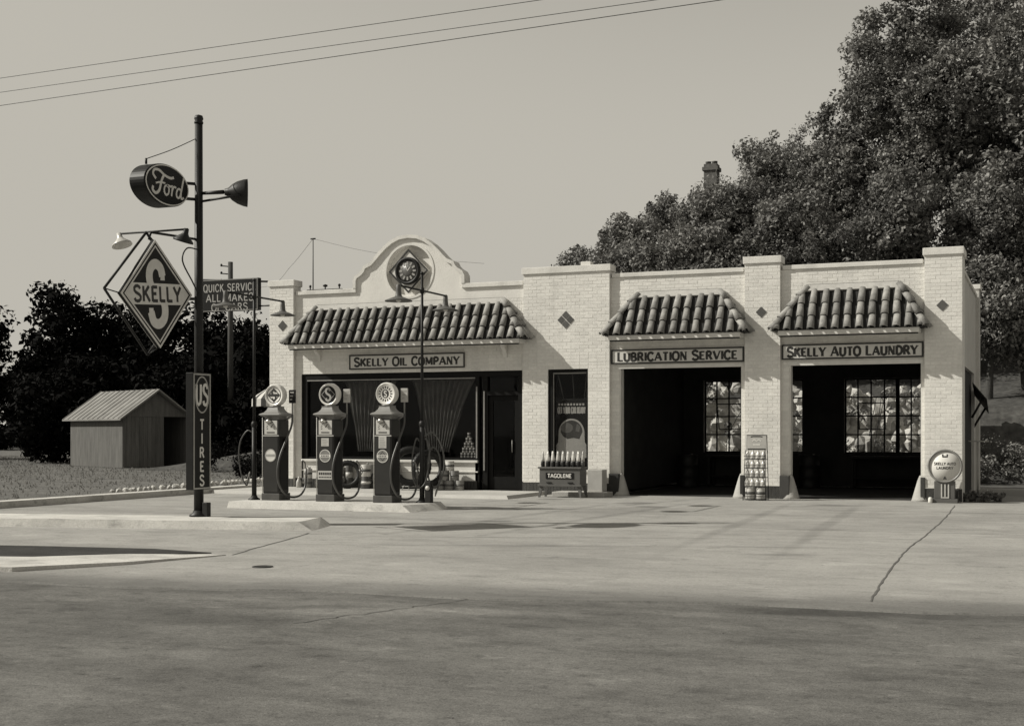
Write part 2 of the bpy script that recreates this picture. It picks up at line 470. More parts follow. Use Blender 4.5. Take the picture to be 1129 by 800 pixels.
def ring(mb, frm, pts, w, d0, d1):
    """closed outline band of width w inside polygon pts (convex)"""
    c = Vector((sum(p[0] for p in pts) / len(pts), sum(p[1] for p in pts) / len(pts)))
    n = len(pts); inner = []
    for i in range(n):
        p0 = Vector(pts[i - 1]); p1 = Vector(pts[i]); p2 = Vector(pts[(i + 1) % n])
        e1 = (p1 - p0).normalized(); e2 = (p2 - p1).normalized()
        n1 = Vector((-e1.y, e1.x)); n2 = Vector((-e2.y, e2.x))
        if n1.dot(c - p1) < 0: n1 = -n1
        if n2.dot(c - p1) < 0: n2 = -n2
        m_ = (n1 + n2).normalized()
        inner.append(p1 + m_ * (w / max(0.3, m_.dot(n1))))
    for i in range(n):
        j = (i + 1) % n
        mb.slab([pts[i], pts[j], inner[j], inner[i]], frm, d0, d1)
    return mb

# ------------------------------------------------------------------ a stroke alphabet for painted lettering
S_ = [(.56, .80), (.50, .93), (.34, 1.0), (.17, .97), (.05, .86), (.05, .70), (.16, .58), (.34, .50), (.50, .42), (.60, .30), (.58, .13), (.45, .03), (.28, 0), (.12, .05), (.04, .2)]
O_ = [(.36, 1), (.18, .95), (.05, .77), (.02, .5), (.05, .23), (.18, .05), (.36, 0), (.54, .05), (.67, .23), (.70, .5), (.67, .77), (.54, .95), (.36, 1)]
C_ = [(.62, .78), (.54, .93), (.38, 1), (.2, .95), (.06, .77), (.02, .5), (.06, .23), (.2, .05), (.38, 0), (.54, .07), (.63, .22)]
GL = {
 'A': (.78, [[(.02, 0), (.38, 1)], [(.38, 1), (.74, 0)], [(.16, .34), (.6, .34)]]),
 'B': (.64, [[(.08, 0), (.08, 1)], [(.08, .96), (.36, .96), (.5, .88), (.52, .74), (.46, .6), (.34, .53), (.08, .53)], [(.34, .53), (.52, .45), (.58, .3), (.54, .13), (.4, .04), (.08, .04)]]),
 'C': (.68, [C_]),
 'D': (.70, [[(.08, 0), (.08, 1)], [(.08, .96), (.32, .96), (.5, .88), (.62, .7), (.64, .5), (.62, .3), (.5, .12), (.32, .04), (.08, .04)]]),
 'E': (.58, [[(.08, 0), (.08, 1)], [(.08, .95), (.54, .95)], [(.08, .52), (.44, .52)], [(.08, .05), (.56, .05)]]),
 'F': (.55, [[(.08, 0), (.08, 1)], [(.08, .95), (.54, .95)], [(.08, .52), (.44, .52)]]),
 'G': (.70, [C_, [(.63, .0), (.63, .42), (.42, .42)]]),
 'I': (.22, [[(.11, 0), (.11, 1)]]),
 'K': (.68, [[(.08, 0), (.08, 1)], [(.60, 1), (.1, .42)], [(.25, .58), (.64, 0)]]),
 'L': (.54, [[(.08, 0), (.08, 1)], [(.08, .05), (.54, .05)]]),
 'M': (.88, [[(.08, 0), (.08, 1)], [(.08, 1), (.43, .15)], [(.43, .15), (.78, 1)], [(.78, 1), (.78, 0)]]),
 'N': (.72, [[(.08, 0), (.08, 1)], [(.08, 1), (.62, 0)], [(.62, 0), (.62, 1)]]),
 'O': (.74, [O_]),
 'P': (.62, [[(.08, 0), (.08, 1)], [(.08, .96), (.36, .96), (.52, .88), (.56, .72), (.52, .56), (.36, .47), (.08, .47)]]),
 'Q': (.74, [O_, [(.42, .25), (.70, -.08)]]),
 'R': (.68, [[(.08, 0), (.08, 1)], [(.08, .96), (.36, .96), (.5, .88), (.54, .73), (.5, .59), (.36, .5), (.08, .5)], [(.34, .5), (.62, 0)]]),
 'S': (.64, [S_]),
 'T': (.64, [[(.32, 0), (.32, 1)], [(.02, .95), (.62, .95)]]),
 'U': (.70, [[(.08, 1), (.08, .3), (.15, .1), (.35, .01), (.55, .1), (.62, .3), (.62, 1)]]),
 'V': (.74, [[(.02, 1), (.37, 0)], [(.37, 0), (.72, 1)]]),
 'W': (1.0, [[(.02, 1), (.26, 0)], [(.26, 0), (.5, .9)], [(.5, .9), (.74, 0)], [(.74, 0), (.98, 1)]]),
 'Y': (.70, [[(.02, 1), (.35, .45)], [(.68, 1), (.35, .45)], [(.35, .48), (.35, 0)]]),
 ' ': (.36, []),
}
def stroke(mb, pts, w, frm, d0, d1):
    P = [Vector(p) for p in pts]
    n = len(P); closed = (P[0] - P[-1]).length < 1e-5
    L, Rr = [], []
    for i in range(n):
        if closed:
            a = P[i - 1] if i > 0 else P[-2]; b = P[i + 1] if i < n - 1 else P[1]
        else:
            a = P[max(i - 1, 0)]; b = P[min(i + 1, n - 1)]
        t = (b - a).normalized(); nn = Vector((-t.y, t.x))
        L.append(P[i] + nn * w / 2); Rr.append(P[i] - nn * w / 2)
    o, r_, u_, n_ = frm
    q = lambda p, d_: o + r_ * p.x + u_ * p.y + n_ * d_
    v = [q(p, d1) for p in L] + [q(p, d1) for p in Rr] + [q(p, d0) for p in L] + [q(p, d0) for p in Rr]
    fs = []
    for i in range(n - 1):
        fs += [(i, i + 1, n + i + 1, n + i), (2 * n + i, 2 * n + i + 1, i + 1, i), (n + i, n + i + 1, 3 * n + i + 1, 3 * n + i)]
    if not closed:
        fs += [(0, n, 3 * n, 2 * n), (n - 1, 2 * n - 1, 4 * n - 1, 3 * n - 1)]
    mb.add(v, fs)

def text_width(s, h, ws=1.0, gap=.16, big=1.0):
    w = 0
    for i, ch in enumerate(s):
        k = big if (big != 1 and (i == 0 or s[i - 1] == ' ')) else 1
        w += (GL[ch][0] * ws * k + gap) * h
    return w - gap * h

def letters(mb, s, frm, h, weight=.17, ws=1.0, gap=.16, serif=False, cx=0, cy=0, big=1.0, width=None, d=0.002):
    """text centred at (cx, cy) of the frame; width squeezes or stretches it to fit"""
    if width: ws *= 1.0; sc = width / text_width(s, h, ws, gap, big)
    else: sc = 1.0
    tw = text_width(s, h, ws, gap, big) * sc
    x = cx - tw / 2; y0 = cy - h / 2
    k = 0
    for i, ch in enumerate(s):
        b = big if (big != 1 and (i == 0 or s[i - 1] == ' ')) else 1
        gw, strokes = GL[ch]
        X = lambda p: (x + p[0] * ws * h * sc * b, y0 + p[1] * h * b)
        for st in strokes:
            pts = [X(p) for p in st]
            thin = serif and len(st) == 2 and (abs(st[0][1] - st[1][1]) < .02 or (ch in 'AVYMNU' and ((ch == 'A' and st[0][0] < .1) or (ch in 'V' and st[0][0] > .3) or (ch == 'Y' and st[0][0] > .6) or (ch == 'M' and st[0][0] < .1 and st[1][0] < .1) or (ch == 'N' and st[0][0] == st[1][0]))))
            stroke(mb, pts, h * (weight * .62 if thin else weight), frm, 0, d + 0.0003 * (k % 7)); k += 1
            if serif and len(st) == 2 and abs(st[0][1] - st[1][1]) > .3:
                for p in st:
                    if p[1] < .02 or p[1] > .98:
                        if ch in 'AM' and p[1] > .98 and ch == 'A': continue
                        if ch == 'V' and p[1] < .02: continue
                        qx, qy = X(p); dy = h * .035 * (1 if p[1] < .5 else -1)
                        stroke(mb, [(qx - h * .15, qy + dy), (qx + h * .15, qy + dy)], h * .075, frm, 0, d + 0.0003 * (k % 7)); k += 1
        x += (gw * ws * b + gap) * h * sc
    return mb

# ================================================================== THE SETTING
# ground sheets
def sheet(name, mt, pts, z):
    mb = MB(); mb.add([(x, y, z) for x, y in pts], [tuple(range(len(pts)))])
    return struct(mb, name, mt)

sheet('ground', 'terrain', [(-900, -400), (900, -400), (900, 1200), (-900, 1200)], -0.06)
sheet('lawn', 'lawn', [(-95, 12.5), (-19.3, 12.5), (-19.3, 75), (-95, 75)], -0.012)

# street: asphalt, its edge runs a little askew to the building
def street_edge(x): return 11.46 + 0.135 * (x + 0.0)
sheet('street', 'street', [(-120, -14), (80, -14), (80, street_edge(80)), (-120, street_edge(-120))], -0.016)
# concrete apron between street and building
ap = MB()
rr = random.Random(3)
xs = [-19.2 + i * (34.2 / 60) for i in range(61)]
row0 = [(x, street_edge(x) - 0.25 + 0.10 * math.sin(x * 1.7) + rr.uniform(-.03, .03), 0.0) for x in xs]
row1 = [(x, 36.0, 0.0) for x in xs]
low = [(x, y - 0.02, -0.02) for x, y, z in row0]
n_ = len(xs)
ap.add(row0 + row1 + low, [(i, i + 1, n_ + i + 1, n_ + i) for i in range(n_ - 1)] + [(2 * n_ + i, 2 * n_ + i + 1, i + 1, i) for i in range(n_ - 1)])
struct(ap, 'apron', 'apron')
# joints, tar lines and patches on the apron
def line_strip(pts, w, z):
    mb = MB(); P = [Vector(p) for p in pts]; L = []; Q = []
    for i, p in enumerate(P):
        t = (P[min(i + 1, len(P) - 1)] - P[max(i - 1, 0)]).normalized(); nn = Vector((-t.y, t.x))
        ww = w * rr.uniform(.6, 1.3)
        L.append((p.x + nn.x * ww / 2, p.y + nn.y * ww / 2, z)); Q.append((p.x - nn.x * ww / 2, p.y - nn.y * ww / 2, z))
    k = len(P)
    mb.add(L + Q, [(i, i + 1, k + i + 1, k + i) for i in range(k - 1)])
    return mb
def wander(a, b, n, amp):
    return [(a[0] + (b[0] - a[0]) * i / n + rr.uniform(-amp, amp), a[1] + (b[1] - a[1]) * i / n + rr.uniform(-amp, amp)) for i in range(n + 1)]
CRACK_PTS = [(-1.72, 27.1), (-1.63, 23.06), (-1.62, 19.47), (-1.64, 16.95), (-1.60, 14.91), (-1.53, 13.13), (-1.44, 11.48)]
ck_ = [(p.x + rr.uniform(-.010, .010), p.y) for p in spline([Vector((a, b, 0)) for a, b in CRACK_PTS], 9)]
for s0 in range(0, len(ck_) - 1, 9):
    struct(line_strip(ck_[s0:s0 + 10], 0.022, 0.004), 'pavement_crack', 'joint')
struct(line_strip(wander((-18.9, 19.3), (11, 19.9), 60, 0.012), 0.022, 0.004), 'pavement_joint', 'joint')
struct(line_strip(wander((-18.9, 24.6), (11, 24.9), 60, 0.012), 0.022, 0.004), 'pavement_joint', 'joint')
struct(line_strip(wander((-9.25, 13.0), (-10.2, 16.3), 14, 0.02), 0.03, 0.004), 'pavement_joint', 'joint')
struct(line_strip(wander((-8.0, 24.7), (-7.1, 28.2), 10, 0.02), 0.03, 0.004), 'pavement_joint', 'joint')
struct(line_strip(wander((-12.3, 21.0), (-10.9, 26.0), 12, 0.02), 0.026, 0.004), 'pavement_joint', 'joint')
struct(line_strip([(p[0] + rr.uniform(-.03, .03), p[1] + rr.uniform(-.03, .03)) for p in wander((-5.56, 8.68), (-4.75, 10.72), 26, 0.03)], 0.014, -0.011), 'street_crack', 'joint')
struct(line_strip(wander((-4.75, 10.72), (-4.2, 10.95), 10, 0.03), 0.012, -0.011), 'street_crack', 'joint')
# manhole cover
mh = thing('manhole_cover', (-8.12, 12.0, 0.004), 'small round iron cover set in the pavement in the left foreground', 'manhole')
m_ = MB(); m_.lathe((-8.12, 12.0, 0.003), [(.115, 0), (.115, .006), (.10, .008), (.095, .004), (0, .004)], 24); m_.build('cover', 'iron', mh)
m_ = MB(); m_.box(-8.12 - .05, -8.12 + .05, 11.985, 12.015, .0068, .0095); m_.build('rib', 'iron', mh)

# raised kerb at the left, where the sign pole stands
e = Vector((.981, .195, 0)); nb = Vector((-.195, .981, 0))
A = Vector((-10.30, 16.66, 0))
def kp(s_, t_, z): p = A - e * s_ + nb * t_; return (p.x, p.y, z)
kb = MB()
kb.hull([kp(30, 0, -.05), kp(0, 0, -.05), kp(.12, 1.2, -.05), kp(30, 1.2, -.05)],
        [kp(30, .05, .13), kp(.32, .05, .13), kp(.36, 1.14, .13), kp(30, 1.14, .13)])
struct(kb, 'kerb', 'kerb')
# low kerb return near the street; dark strip behind paints a cast shadow
kb = MB()
top = [(-9.30, 12.97, .010), (-9.70, 11.62, .035), (-10.35, 10.62, .05), (-14.0, 9.9, .05), (-24.0, 8.5, .05), (-24.0, 9.4, .05), (-14.2, 10.75, .05), (-11.0, 11.6, .05), (-10.3, 12.42, .035)]
kb.hull([(x, y, -.05) for x, y, z in top], top)
struct(kb, 'kerb', 'kerb')
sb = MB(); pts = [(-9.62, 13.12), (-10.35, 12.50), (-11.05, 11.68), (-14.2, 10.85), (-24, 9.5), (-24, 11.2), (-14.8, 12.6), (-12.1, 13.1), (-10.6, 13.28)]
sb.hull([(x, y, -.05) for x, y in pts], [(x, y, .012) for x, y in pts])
struct(sb, 'painted_shadow_strip', 'painted_shadow')
# far kerb along the left boundary of the lot
kb = MB(); kb.box(-19.55, -19.15, 17.5, 28.2, -.05, .13)
struct(kb, 'kerb', 'kerb')
# walk in front of the office
wk = MB(); wk.hull([(-19.1, 26.0, -.02), (-11.15, 26.0, -.02), (-11.15, 28.42, -.02), (-19.1, 28.42, -.02)],
                   [(-19.1, 26.12, .075), (-11.25, 26.12, .075), (-11.2, 28.42, .075), (-19.1, 28.42, .075)])
struct(wk, 'walk', 'walk')
# pump island
isl = MB()
isl.hull([(-15.1, 21.08, -.02), (-11.0, 21.08, -.02), (-10.78, 22.0, -.02), (-10.95, 22.55, -.02), (-15.1, 22.55, -.02)],
         [(-15.08, 21.12, .13), (-11.22, 21.12, .13), (-10.98, 22.0, .13), (-11.1, 22.5, .13), (-15.08, 22.5, .13)])
struct(isl, 'pump_island', 'kerb')

# hillside behind the building
hb = MB(); nx, ny = 60, 34
def hill_z(x, y):
    t = max(0.0, min(1.0, (y - 40.5) / 26)); t2 = max(0.0, min(1.0, (x + 34) / 16))
    return (t * t * (3 - 2 * t) * 6.5 + .4 * math.sin(x * .35) * t + 2.3 * min(1, max(0, (y - 40.5) / .9))) * t2 - .05
V_ = []
for j in range(ny):
    for i in range(nx):
        x = -40 + i * 110 / (nx - 1); y = 40.3 + (j / (ny - 1)) ** 1.8 * 70
        V_.append((x, y, hill_z(x, y)))
hb.add(V_, [(j * nx + i, j * nx + i + 1, (j + 1) * nx + i + 1, (j + 1) * nx + i) for j in range(ny - 1) for i in range(nx - 1)], True)
struct(hb, 'hillside', 'hill_grass')

# ================================================================== THE SERVICE STATION
st = thing('service_station', (-10.3, 28.4, 0), 'low white brick service station with tiled skirt awnings and curved parapet', 'building')
YP, YW, YB = 28.4, 28.5, 35.3
PIERS = [(-19.0, -18.27), (-11.79, -9.59), (-6.36, -5.55), (-2.43, -1.65)]

# --- one painted brick, shared by all individual bricks (unit length along x, front face at y = 0)
def brick_mesh():
    mb = MB(); b = .004
    L, Hh = .212, .072
    v = [(0, .012, 0), (L, .012, 0), (L, .012, Hh), (0, .012, Hh), (b, 0, b), (L - b, 0, b), (L - b, 0, Hh - b), (b, 0, Hh - b)]
    mb.add(v, [(4, 5, 6, 7), (0, 1, 5, 4), (1, 2, 6, 5), (2, 3, 7, 6), (3, 0, 4, 7)])
    return mb.mesh('brick', 'white_brick')
BRICK = brick_mesh()
def brick_rects(x0, x1, z0, z1):
    """running bond: (x, z, length, height) of every brick in a rectangle"""
    res = []; k = int(round(z0 / .08)); z = z0
    while z < z1 - .03:
        zt = min(z + .08, z1)
        off = .11 if (int(round(z / .08)) % 2) else 0
        x = math.floor((x0 - off) / .22) * .22 + off
        while x < x1 - .001:
            a, b = max(x, x0), min(x + .22, x1)
            if b - a > .03: res.append((a + .0015, z + .003, b - a - .003, zt - z - .006))
            x += .22
        z = zt
    return res
def brick_mass(mb, rects, y):
    for (x, z, L, Hh) in rects:
        b = .003; j = rnd.uniform(-.0015, .0015)
        v = [(x, y + .012, z), (x + L, y + .012, z), (x + L, y + .012, z + Hh), (x, y + .012, z + Hh),
             (x + b, y + j, z + b), (x + L - b, y + j, z + b), (x + L - b, y + j, z + Hh - b), (x + b, y + j, z + Hh - b)]
        mb.add(v, [(4, 5, 6, 7), (0, 1, 5, 4), (1, 2, 6, 5), (2, 3, 7, 6), (3, 0, 4, 7)])

# --- piers: core, cap, facing bricks, dark soldier course at the foot
for i, (x0, x1) in enumerate(PIERS):
    y1 = 29.3 if i == 3 else 28.75
    core = MB()
    if i == 1:   # the wide pier has the narrow display window in it
        core.box(x0, -11.15, YP + .003, y1, 0, 5.3); core.box(-10.13, x1, YP + .003, y1, 0, 5.3)
        core.box(-11.15, -10.13, YP + .003, y1, 3.0, 5.3); core.box(-11.15, -10.13, YP + .003, y1, 0, .60)
    else:
        core.box(x0, x1, YP + .003, y1, 0, 5.3)
    pier = core.build('pier', 'mortar', st)
    cap = MB(); cap.bbox(x0 - .035, x1 + .035, YP - .035, y1 + .03, 5.30, 5.46, .012); cap.build('pier_cap', 'coping', pier)
    if i == 1:
        vb = MB(); vb.bbox(-10.35, -10.1, 28.5, 28.72, 5.462, 5.56, .01); vb.build('cap_block', 'coping', pier)
    z0 = .30 if i != 0 else .30
    rects = brick_rects(x0, x1, z0, 5.30)
    if i == 3:
        for (x, z, L, Hh) in rects:
            inst('brick', BRICK, pier, (x, YP + rnd.uniform(-.0015, .0015), z), (0, 0, 0), (L / .212, 1, Hh / .072))
    else:
        if i == 1:
            rects = brick_rects(x0, -11.15, z0, 3.0) + brick_rects(-10.13, x1, z0, 3.0) + brick_rects(x0, x1, 3.0, 5.30) + brick_rects(-11.15, -10.13, z0, .60)
        mb = MB(); brick_mass(mb, rects, YP)
        o = mb.build('brick_facing', 'white_brick_mass', pier); o['kind'] = 'stuff'
    # right return of the pier
    mb = MB()
    n_c = 0
    sd = MB(); x = x0
    while x < x1 - .02:
        xb = min(x + .088, x1); sd.box(x + .004, xb - .004, YP - .012, YP + .012, .012, .285); x = xb
    o = sd.build('base_course', 'dark_brick', pier); o['kind'] = 'stuff'
    ld = MB(); ld.bbox(x0, x1, YP - .02, YP + .012, .285, .30, .003); ld.build('base_ledge', 'coping', pier)

# --- diamond insets of dark tile
def diamond(cx, cz, hd, quarters):
    o = None
    fr = frame((cx, YP - .004, cz))
    if quarters:
        for sx, sz in ((0, 1), (0, -1), (1, 0), (-1, 0)):
            h = hd * .5; g = .012
            mb = MB(); c = Vector((sx * h, sz * h))
            mb.slab([(c.x - h + g, c.y), (c.x, c.y - h + g), (c.x + h - g, c.y), (c.x, c.y + h - g)], fr, -.01, .006)
            mb.build('diamond_tile', 'dark_inset', st)
    else:
        mb = MB(); mb.slab([(-hd, 0), (0, -hd), (hd, 0), (0, hd)], fr, -.01, .006); mb.build('diamond_tile', 'dark_inset', st)
diamond(-10.69, 4.175, .225, True)
diamond(-5.98, 4.20, .125, False)
diamond(-2.06, 4.215, .125, False)
diamond(-18.60, 4.27, .14, False)

# --- recessed front walls between the piers
BAYS = [(-18.27, -11.79, -18.09, -11.86, 4.76), (-9.59, -6.36, -9.37, -6.44, 5.14), (-5.55, -2.43, -5.36, -2.49, 5.14)]
for i, (x0, x1, o0, o1, zt) in enumerate(BAYS):
    w = MB()
    w.box(x0, o0, YW + .003, 28.72, 0, 3.0); w.box(o1, x1, YW + .003, 28.72, 0, 3.0); w.box(x0, x1, YW + .003, 28.72, 3.0, zt)
    wall = w.build('front_wall', 'mortar', st)
    mb = MB()
    brick_mass(mb, brick_rects(x0, x1, 3.0, zt) + brick_rects(x0, o0, 0.3, 3.0) + brick_rects(o1, x1, 0.3, 3.0), YW)
    o = mb.build('brick_facing', 'white_brick_mass', wall); o['kind'] = 'stuff'
    for q0, q1 in ((x0, o0), (o1, x1)):
        b = MB(); b.box(q0, q1, YW - .005, YW + .01, 0.01, .3); b.build('base_course', 'dark_brick', wall)
    if i:
        c = MB(); c.bbox(x0 + .036, x1 - .036, YW - .04, 28.76, 5.14, 5.24, .01); c.build('coping', 'coping', wall)
        l = MB(); l.bbox(o0 - .06, o1 + .04, YW - .012, YW + .012, 2.985, 3.08, .004); l.build('lintel', 'trim_white', wall)
    # jamb linings of the openings
    for q0 in (o0, o1 - .025):
        j = MB(); j.box(q0, q0 + .025, YW + .014, 28.74, .0, 2.985); j.build('jamb', 'trim_white' if i else 'frame_dark', wall)

# --- office parapet: curved gable with round clock recess
CXG = -14.96
half = [(1.49, 5.06), (1.49, 5.36), (1.46, 5.42), (1.33, 5.50), (1.25, 5.58), (1.22, 5.66), (1.05, 5.73), (.93, 5.84), (.80, 5.98), (.62, 6.14), (.45, 6.26), (.25, 6.345), (0, 6.375)]
prof = [(CXG - a, z) for a, z in half] + [(CXG + a, z) for a, z in reversed(half[:-1])]
cc, cr = (-14.94, 5.55), .64
# wall with a round hole: quads between the hole and the outline, by angle
out_poly = [(-18.27, 4.76), (-18.27, 5.06)] + prof + [(-11.79, 5.06), (-11.79, 4.76)]
def ray_hit(cx, cz, a, poly):
    best = None; dx, dz = math.cos(a), math.sin(a)
    for k in range(len(poly)):
        (x1, z1), (x2, z2) = poly[k], poly[(k + 1) % len(poly)]
        ex, ez = x2 - x1, z2 - z1; den = dx * ez - dz * ex
        if abs(den) < 1e-9: continue
        t = ((x1 - cx) * ez - (z1 - cz) * ex) / den; s_ = ((x1 - cx) * dz - (z1 - cz) * dx) / den
        if t > 0 and -1e-6 <= s_ <= 1 + 1e-6 and (best is None or t < best): best = t
    return best
# central block (x between the gable ends) as a fan round the hole, plain blocks at both sides
gl, gr = CXG - 1.49, CXG + 1.49
cent = [(gl, 4.76)] + prof + [(gr, 4.76)]
angs = sorted(set([2 * math.pi * k / 96 for k in range(96)] + [math.atan2(z - cc[1], x - cc[0]) % (2 * math.pi) for x, z in cent]))
inn, outr = [], []
for a in angs:
    t = ray_hit(cc[0], cc[1], a, cent)
    outr.append((cc[0] + math.cos(a) * t, cc[1] + math.sin(a) * t)); inn.append((cc[0] + cr * math.cos(a), cc[1] + cr * math.sin(a)))
gw = MB(); n_ = len(angs)
for (yy) in (YW,):
    v = [(x, YW, z) for x, z in inn] + [(x, YW, z) for x, z in outr] + [(x, 28.74, z) for x, z in outr] + [(cc[0] + (x - cc[0]) * .96, YW + .16, cc[1] + (z - cc[1]) * .96) for x, z in inn]
    f = []
    for k in range(n_):
        j = (k + 1) % n_
        f += [(k, j, n_ + j, n_ + k), (n_ + k, n_ + j, 2 * n_ + j, 2 * n_ + k), (3 * n_ + k, 3 * n_ + j, j, k)]
    f.append(tuple(3 * n_ + k for k in range(n_))); f.append(tuple(2 * n_ + k for k in range(n_)))
    gw.add(v, f)
gable = gw.build('gable', 'stucco', st)
for q0, q1 in ((-18.27, gl), (gr, -11.79)):
    pw = MB(); pw.box(q0, q1, YW, 28.72, 4.76, 5.06); pw.build('parapet', 'stucco', st)
cp = MB(); cp.bbox(-18.235, gl + .0, YW - .05, 28.76, 5.06, 5.17, .01); cp.build('coping', 'coping', st)
cp = MB(); cp.bbox(gr, -11.825, YW - .05, 28.76, 5.06, 5.17, .01); cp.build('coping', 'coping', st)
# coping that follows the curve
cv = MB(); P = [Vector((a, z)) for a, z in [(-1.49 - .0, 5.17), (-1.49, 5.36)] + [(-a, z) for a, z in half[2:]]]
P = [Vector((CXG + p.x, p.y)) for p in P]
P = P + [Vector((2 * CXG - p.x, p.y)) for p in reversed(P[:-1])]
Q = []
for k, p in enumerate(P):
    t = (P[min(k + 1, len(P) - 1)] - P[max(k - 1, 0)]).normalized(); Q.append(p + Vector((-t.y, t.x)) * .085)
v = []
for a, b in zip(P, Q):
    v += [(a.x, YW - .06, a.y), (b.x, YW - .06, b.y), (b.x, 28.78, b.y), (a.x, 28.78, a.y)]
f = [(0, 1, 2, 3), tuple(4 * (len(P) - 1) + q for q in (3, 2, 1, 0))]
for k in range(len(P) - 1):
    for q in range(4):
        f.append((4 * k + q, 4 * k + (q + 1) % 4, 4 * k + 4 + (q + 1) % 4, 4 * k + 4 + q))
cv.add(v, f); cv.build('gable_coping', 'coping', gable)
# moulded ring round the recess
rg = MB()
for k in range(64):
    a0, a1 = 2 * math.pi * k / 64, 2 * math.pi * (k + 1) / 64
    rg.slab([(math.cos(a0) * .645, math.sin(a0) * .645), (math.cos(a1) * .645, math.sin(a1) * .645), (math.cos(a1) * .70, math.sin(a1) * .70), (math.cos(a0) * .70, math.sin(a0) * .70)], frame((cc[0], YW, cc[1])), -.002, .015)
rg.build('recess_ring', 'stucco', gable)

# --- other walls, roof and dark interior
o_ = MB(); o_.box(-19.0, -18.76, 28.755, YB, 0, 5.1); o_.build('side_wall', 'side_brick', st)
o_ = MB(); o_.box(-1.92, -1.68, 29.31, 29.45, 0, 4.98); o_.box(-1.92, -1.68, 33.8, 34.6, 0, 4.98); o_.box(-1.92, -1.68, 29.45, 33.8, 2.97, 4.98)
sw = o_.build('side_wall', 'side_brick', st)
o_ = MB(); o_.bbox(-1.95, -1.64, 29.335, 34.57, 4.98, 5.06, .01); o_.build('coping', 'coping', sw)
o_ = MB(); o_.box(-2.0, -1.60, 34.605, YB + .02, 0, 5.20); rp = o_.build('pier', 'side_brick', st)
o_ = MB(); o_.bbox(-2.03, -1.56, 34.575, YB + .06, 5.20, 5.32, .01); o_.build('pier_cap', 'coping', rp)
# rear wall with two wide steel windows
RW = [(-9.02, -6.22), (-5.10, -2.30)]; zb, zt = .92, 2.95
o_ = MB(); Y0, Y1 = 35.06, 35.28
o_.box(-18.75, RW[0][0], Y0, Y1, 0, 4.9); o_.box(RW[0][1], RW[1][0], Y0, Y1, 0, 4.9); o_.box(RW[1][1], -2.005, Y0, Y1, 0, 4.9)
for a, b in RW: o_.box(a, b, Y0, Y1, 0, zb); o_.box(a, b, Y0, Y1, zt, 4.9)
o_.build('rear_wall', 'side_brick', st)
o_ = MB(); o_.box(-18.75, -1.93, 28.76, 35.055, 4.80, 4.92); o_.build('roof', 'tile_deck', st)
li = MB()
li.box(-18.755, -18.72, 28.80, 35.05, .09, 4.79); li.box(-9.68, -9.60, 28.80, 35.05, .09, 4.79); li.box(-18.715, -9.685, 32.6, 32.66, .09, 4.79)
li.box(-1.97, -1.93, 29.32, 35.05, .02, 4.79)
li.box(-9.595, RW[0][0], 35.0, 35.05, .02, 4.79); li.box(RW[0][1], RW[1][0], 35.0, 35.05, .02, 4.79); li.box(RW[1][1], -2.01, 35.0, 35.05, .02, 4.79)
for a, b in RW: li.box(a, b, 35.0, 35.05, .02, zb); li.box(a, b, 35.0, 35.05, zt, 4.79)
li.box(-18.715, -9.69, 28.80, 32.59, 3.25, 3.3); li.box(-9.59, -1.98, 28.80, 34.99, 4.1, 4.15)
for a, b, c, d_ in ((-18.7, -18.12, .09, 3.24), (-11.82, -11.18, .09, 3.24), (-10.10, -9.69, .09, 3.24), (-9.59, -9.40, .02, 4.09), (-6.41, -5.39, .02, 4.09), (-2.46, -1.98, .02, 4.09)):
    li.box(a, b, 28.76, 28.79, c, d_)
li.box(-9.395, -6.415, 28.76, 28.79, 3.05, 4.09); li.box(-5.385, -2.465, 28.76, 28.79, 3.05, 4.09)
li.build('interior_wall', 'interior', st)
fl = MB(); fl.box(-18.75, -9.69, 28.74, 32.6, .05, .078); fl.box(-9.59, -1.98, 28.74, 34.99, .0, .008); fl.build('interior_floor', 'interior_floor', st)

def steel_window(x0, x1, z0, z1, y, cols, rows, name='window'):
    fm = MB(); t = .019
    fm.box(x0, x1, y - .03, y + .03, z0, z0 + .04); fm.box(x0, x1, y - .03, y + .03, z1 - .04, z1)
    fm.box(x0, x0 + .04, y - .03, y + .03, z0 + .04, z1 - .04); fm.box(x1 - .04, x1, y - .03, y + .03, z0 + .04, z1 - .04)
    xm = (x0 + x1) / 2; fm.box(xm - .05, xm + .05, y - .04, y + .04, z0 + .04, z1 - .04)
    cw, rh = (x1 - x0) / cols, (z1 - z0) / rows
    for c in range(1, cols):
        if c != cols // 2: fm.box(x0 + c * cw - t, x0 + c * cw + t, y - .02, y + .02, z0 + .04, z1 - .04)
    for r in range(1, rows): fm.box(x0 + .04, xm - .05, y - .017, y + .017, z0 + r * rh - t, z0 + r * rh + t); fm.box(xm + .05, x1 - .04, y - .017, y + .017, z0 + r * rh - t, z0 + r * rh + t)
    w = fm.build(name, 'frame_dark', st)
    pm = MB(); pm.box(0, cw - 2 * t - .004, -.002, .002, 0, rh - 2 * t - .004); pm = pm.mesh('pane', 'glass_clear')
    for c in range(cols):
        for r in range(rows):
            inst('pane', pm, w, (x0 + c * cw + t + .002, y, z0 + r * rh + t + .002))
    # a tilted vent sash across four panes
    vt = MB(); a0, a1, b0, b1 = x0 + cw, x0 + 3 * cw, z0 + 1.35 * rh, z0 + 2.75 * rh
    for (p, q) in (((a0, b0), (a1, b0)), ((a0, b1), (a1, b1)), ((a0, b0), (a0, b1)), ((a1, b0), (a1, b1))):
        f_ = lambda s_: (s_[0], y + .05 + (.22 * (b1 - s_[1]) / (b1 - b0)), s_[1] - .03)
        vt.cyl(f_(p), f_(q), .016, n=6)
    vt.build('vent_sash', 'frame_dark', w)
    return w
for a, b in RW: steel_window(a, b, zb, zt, 35.17, 8, 4)

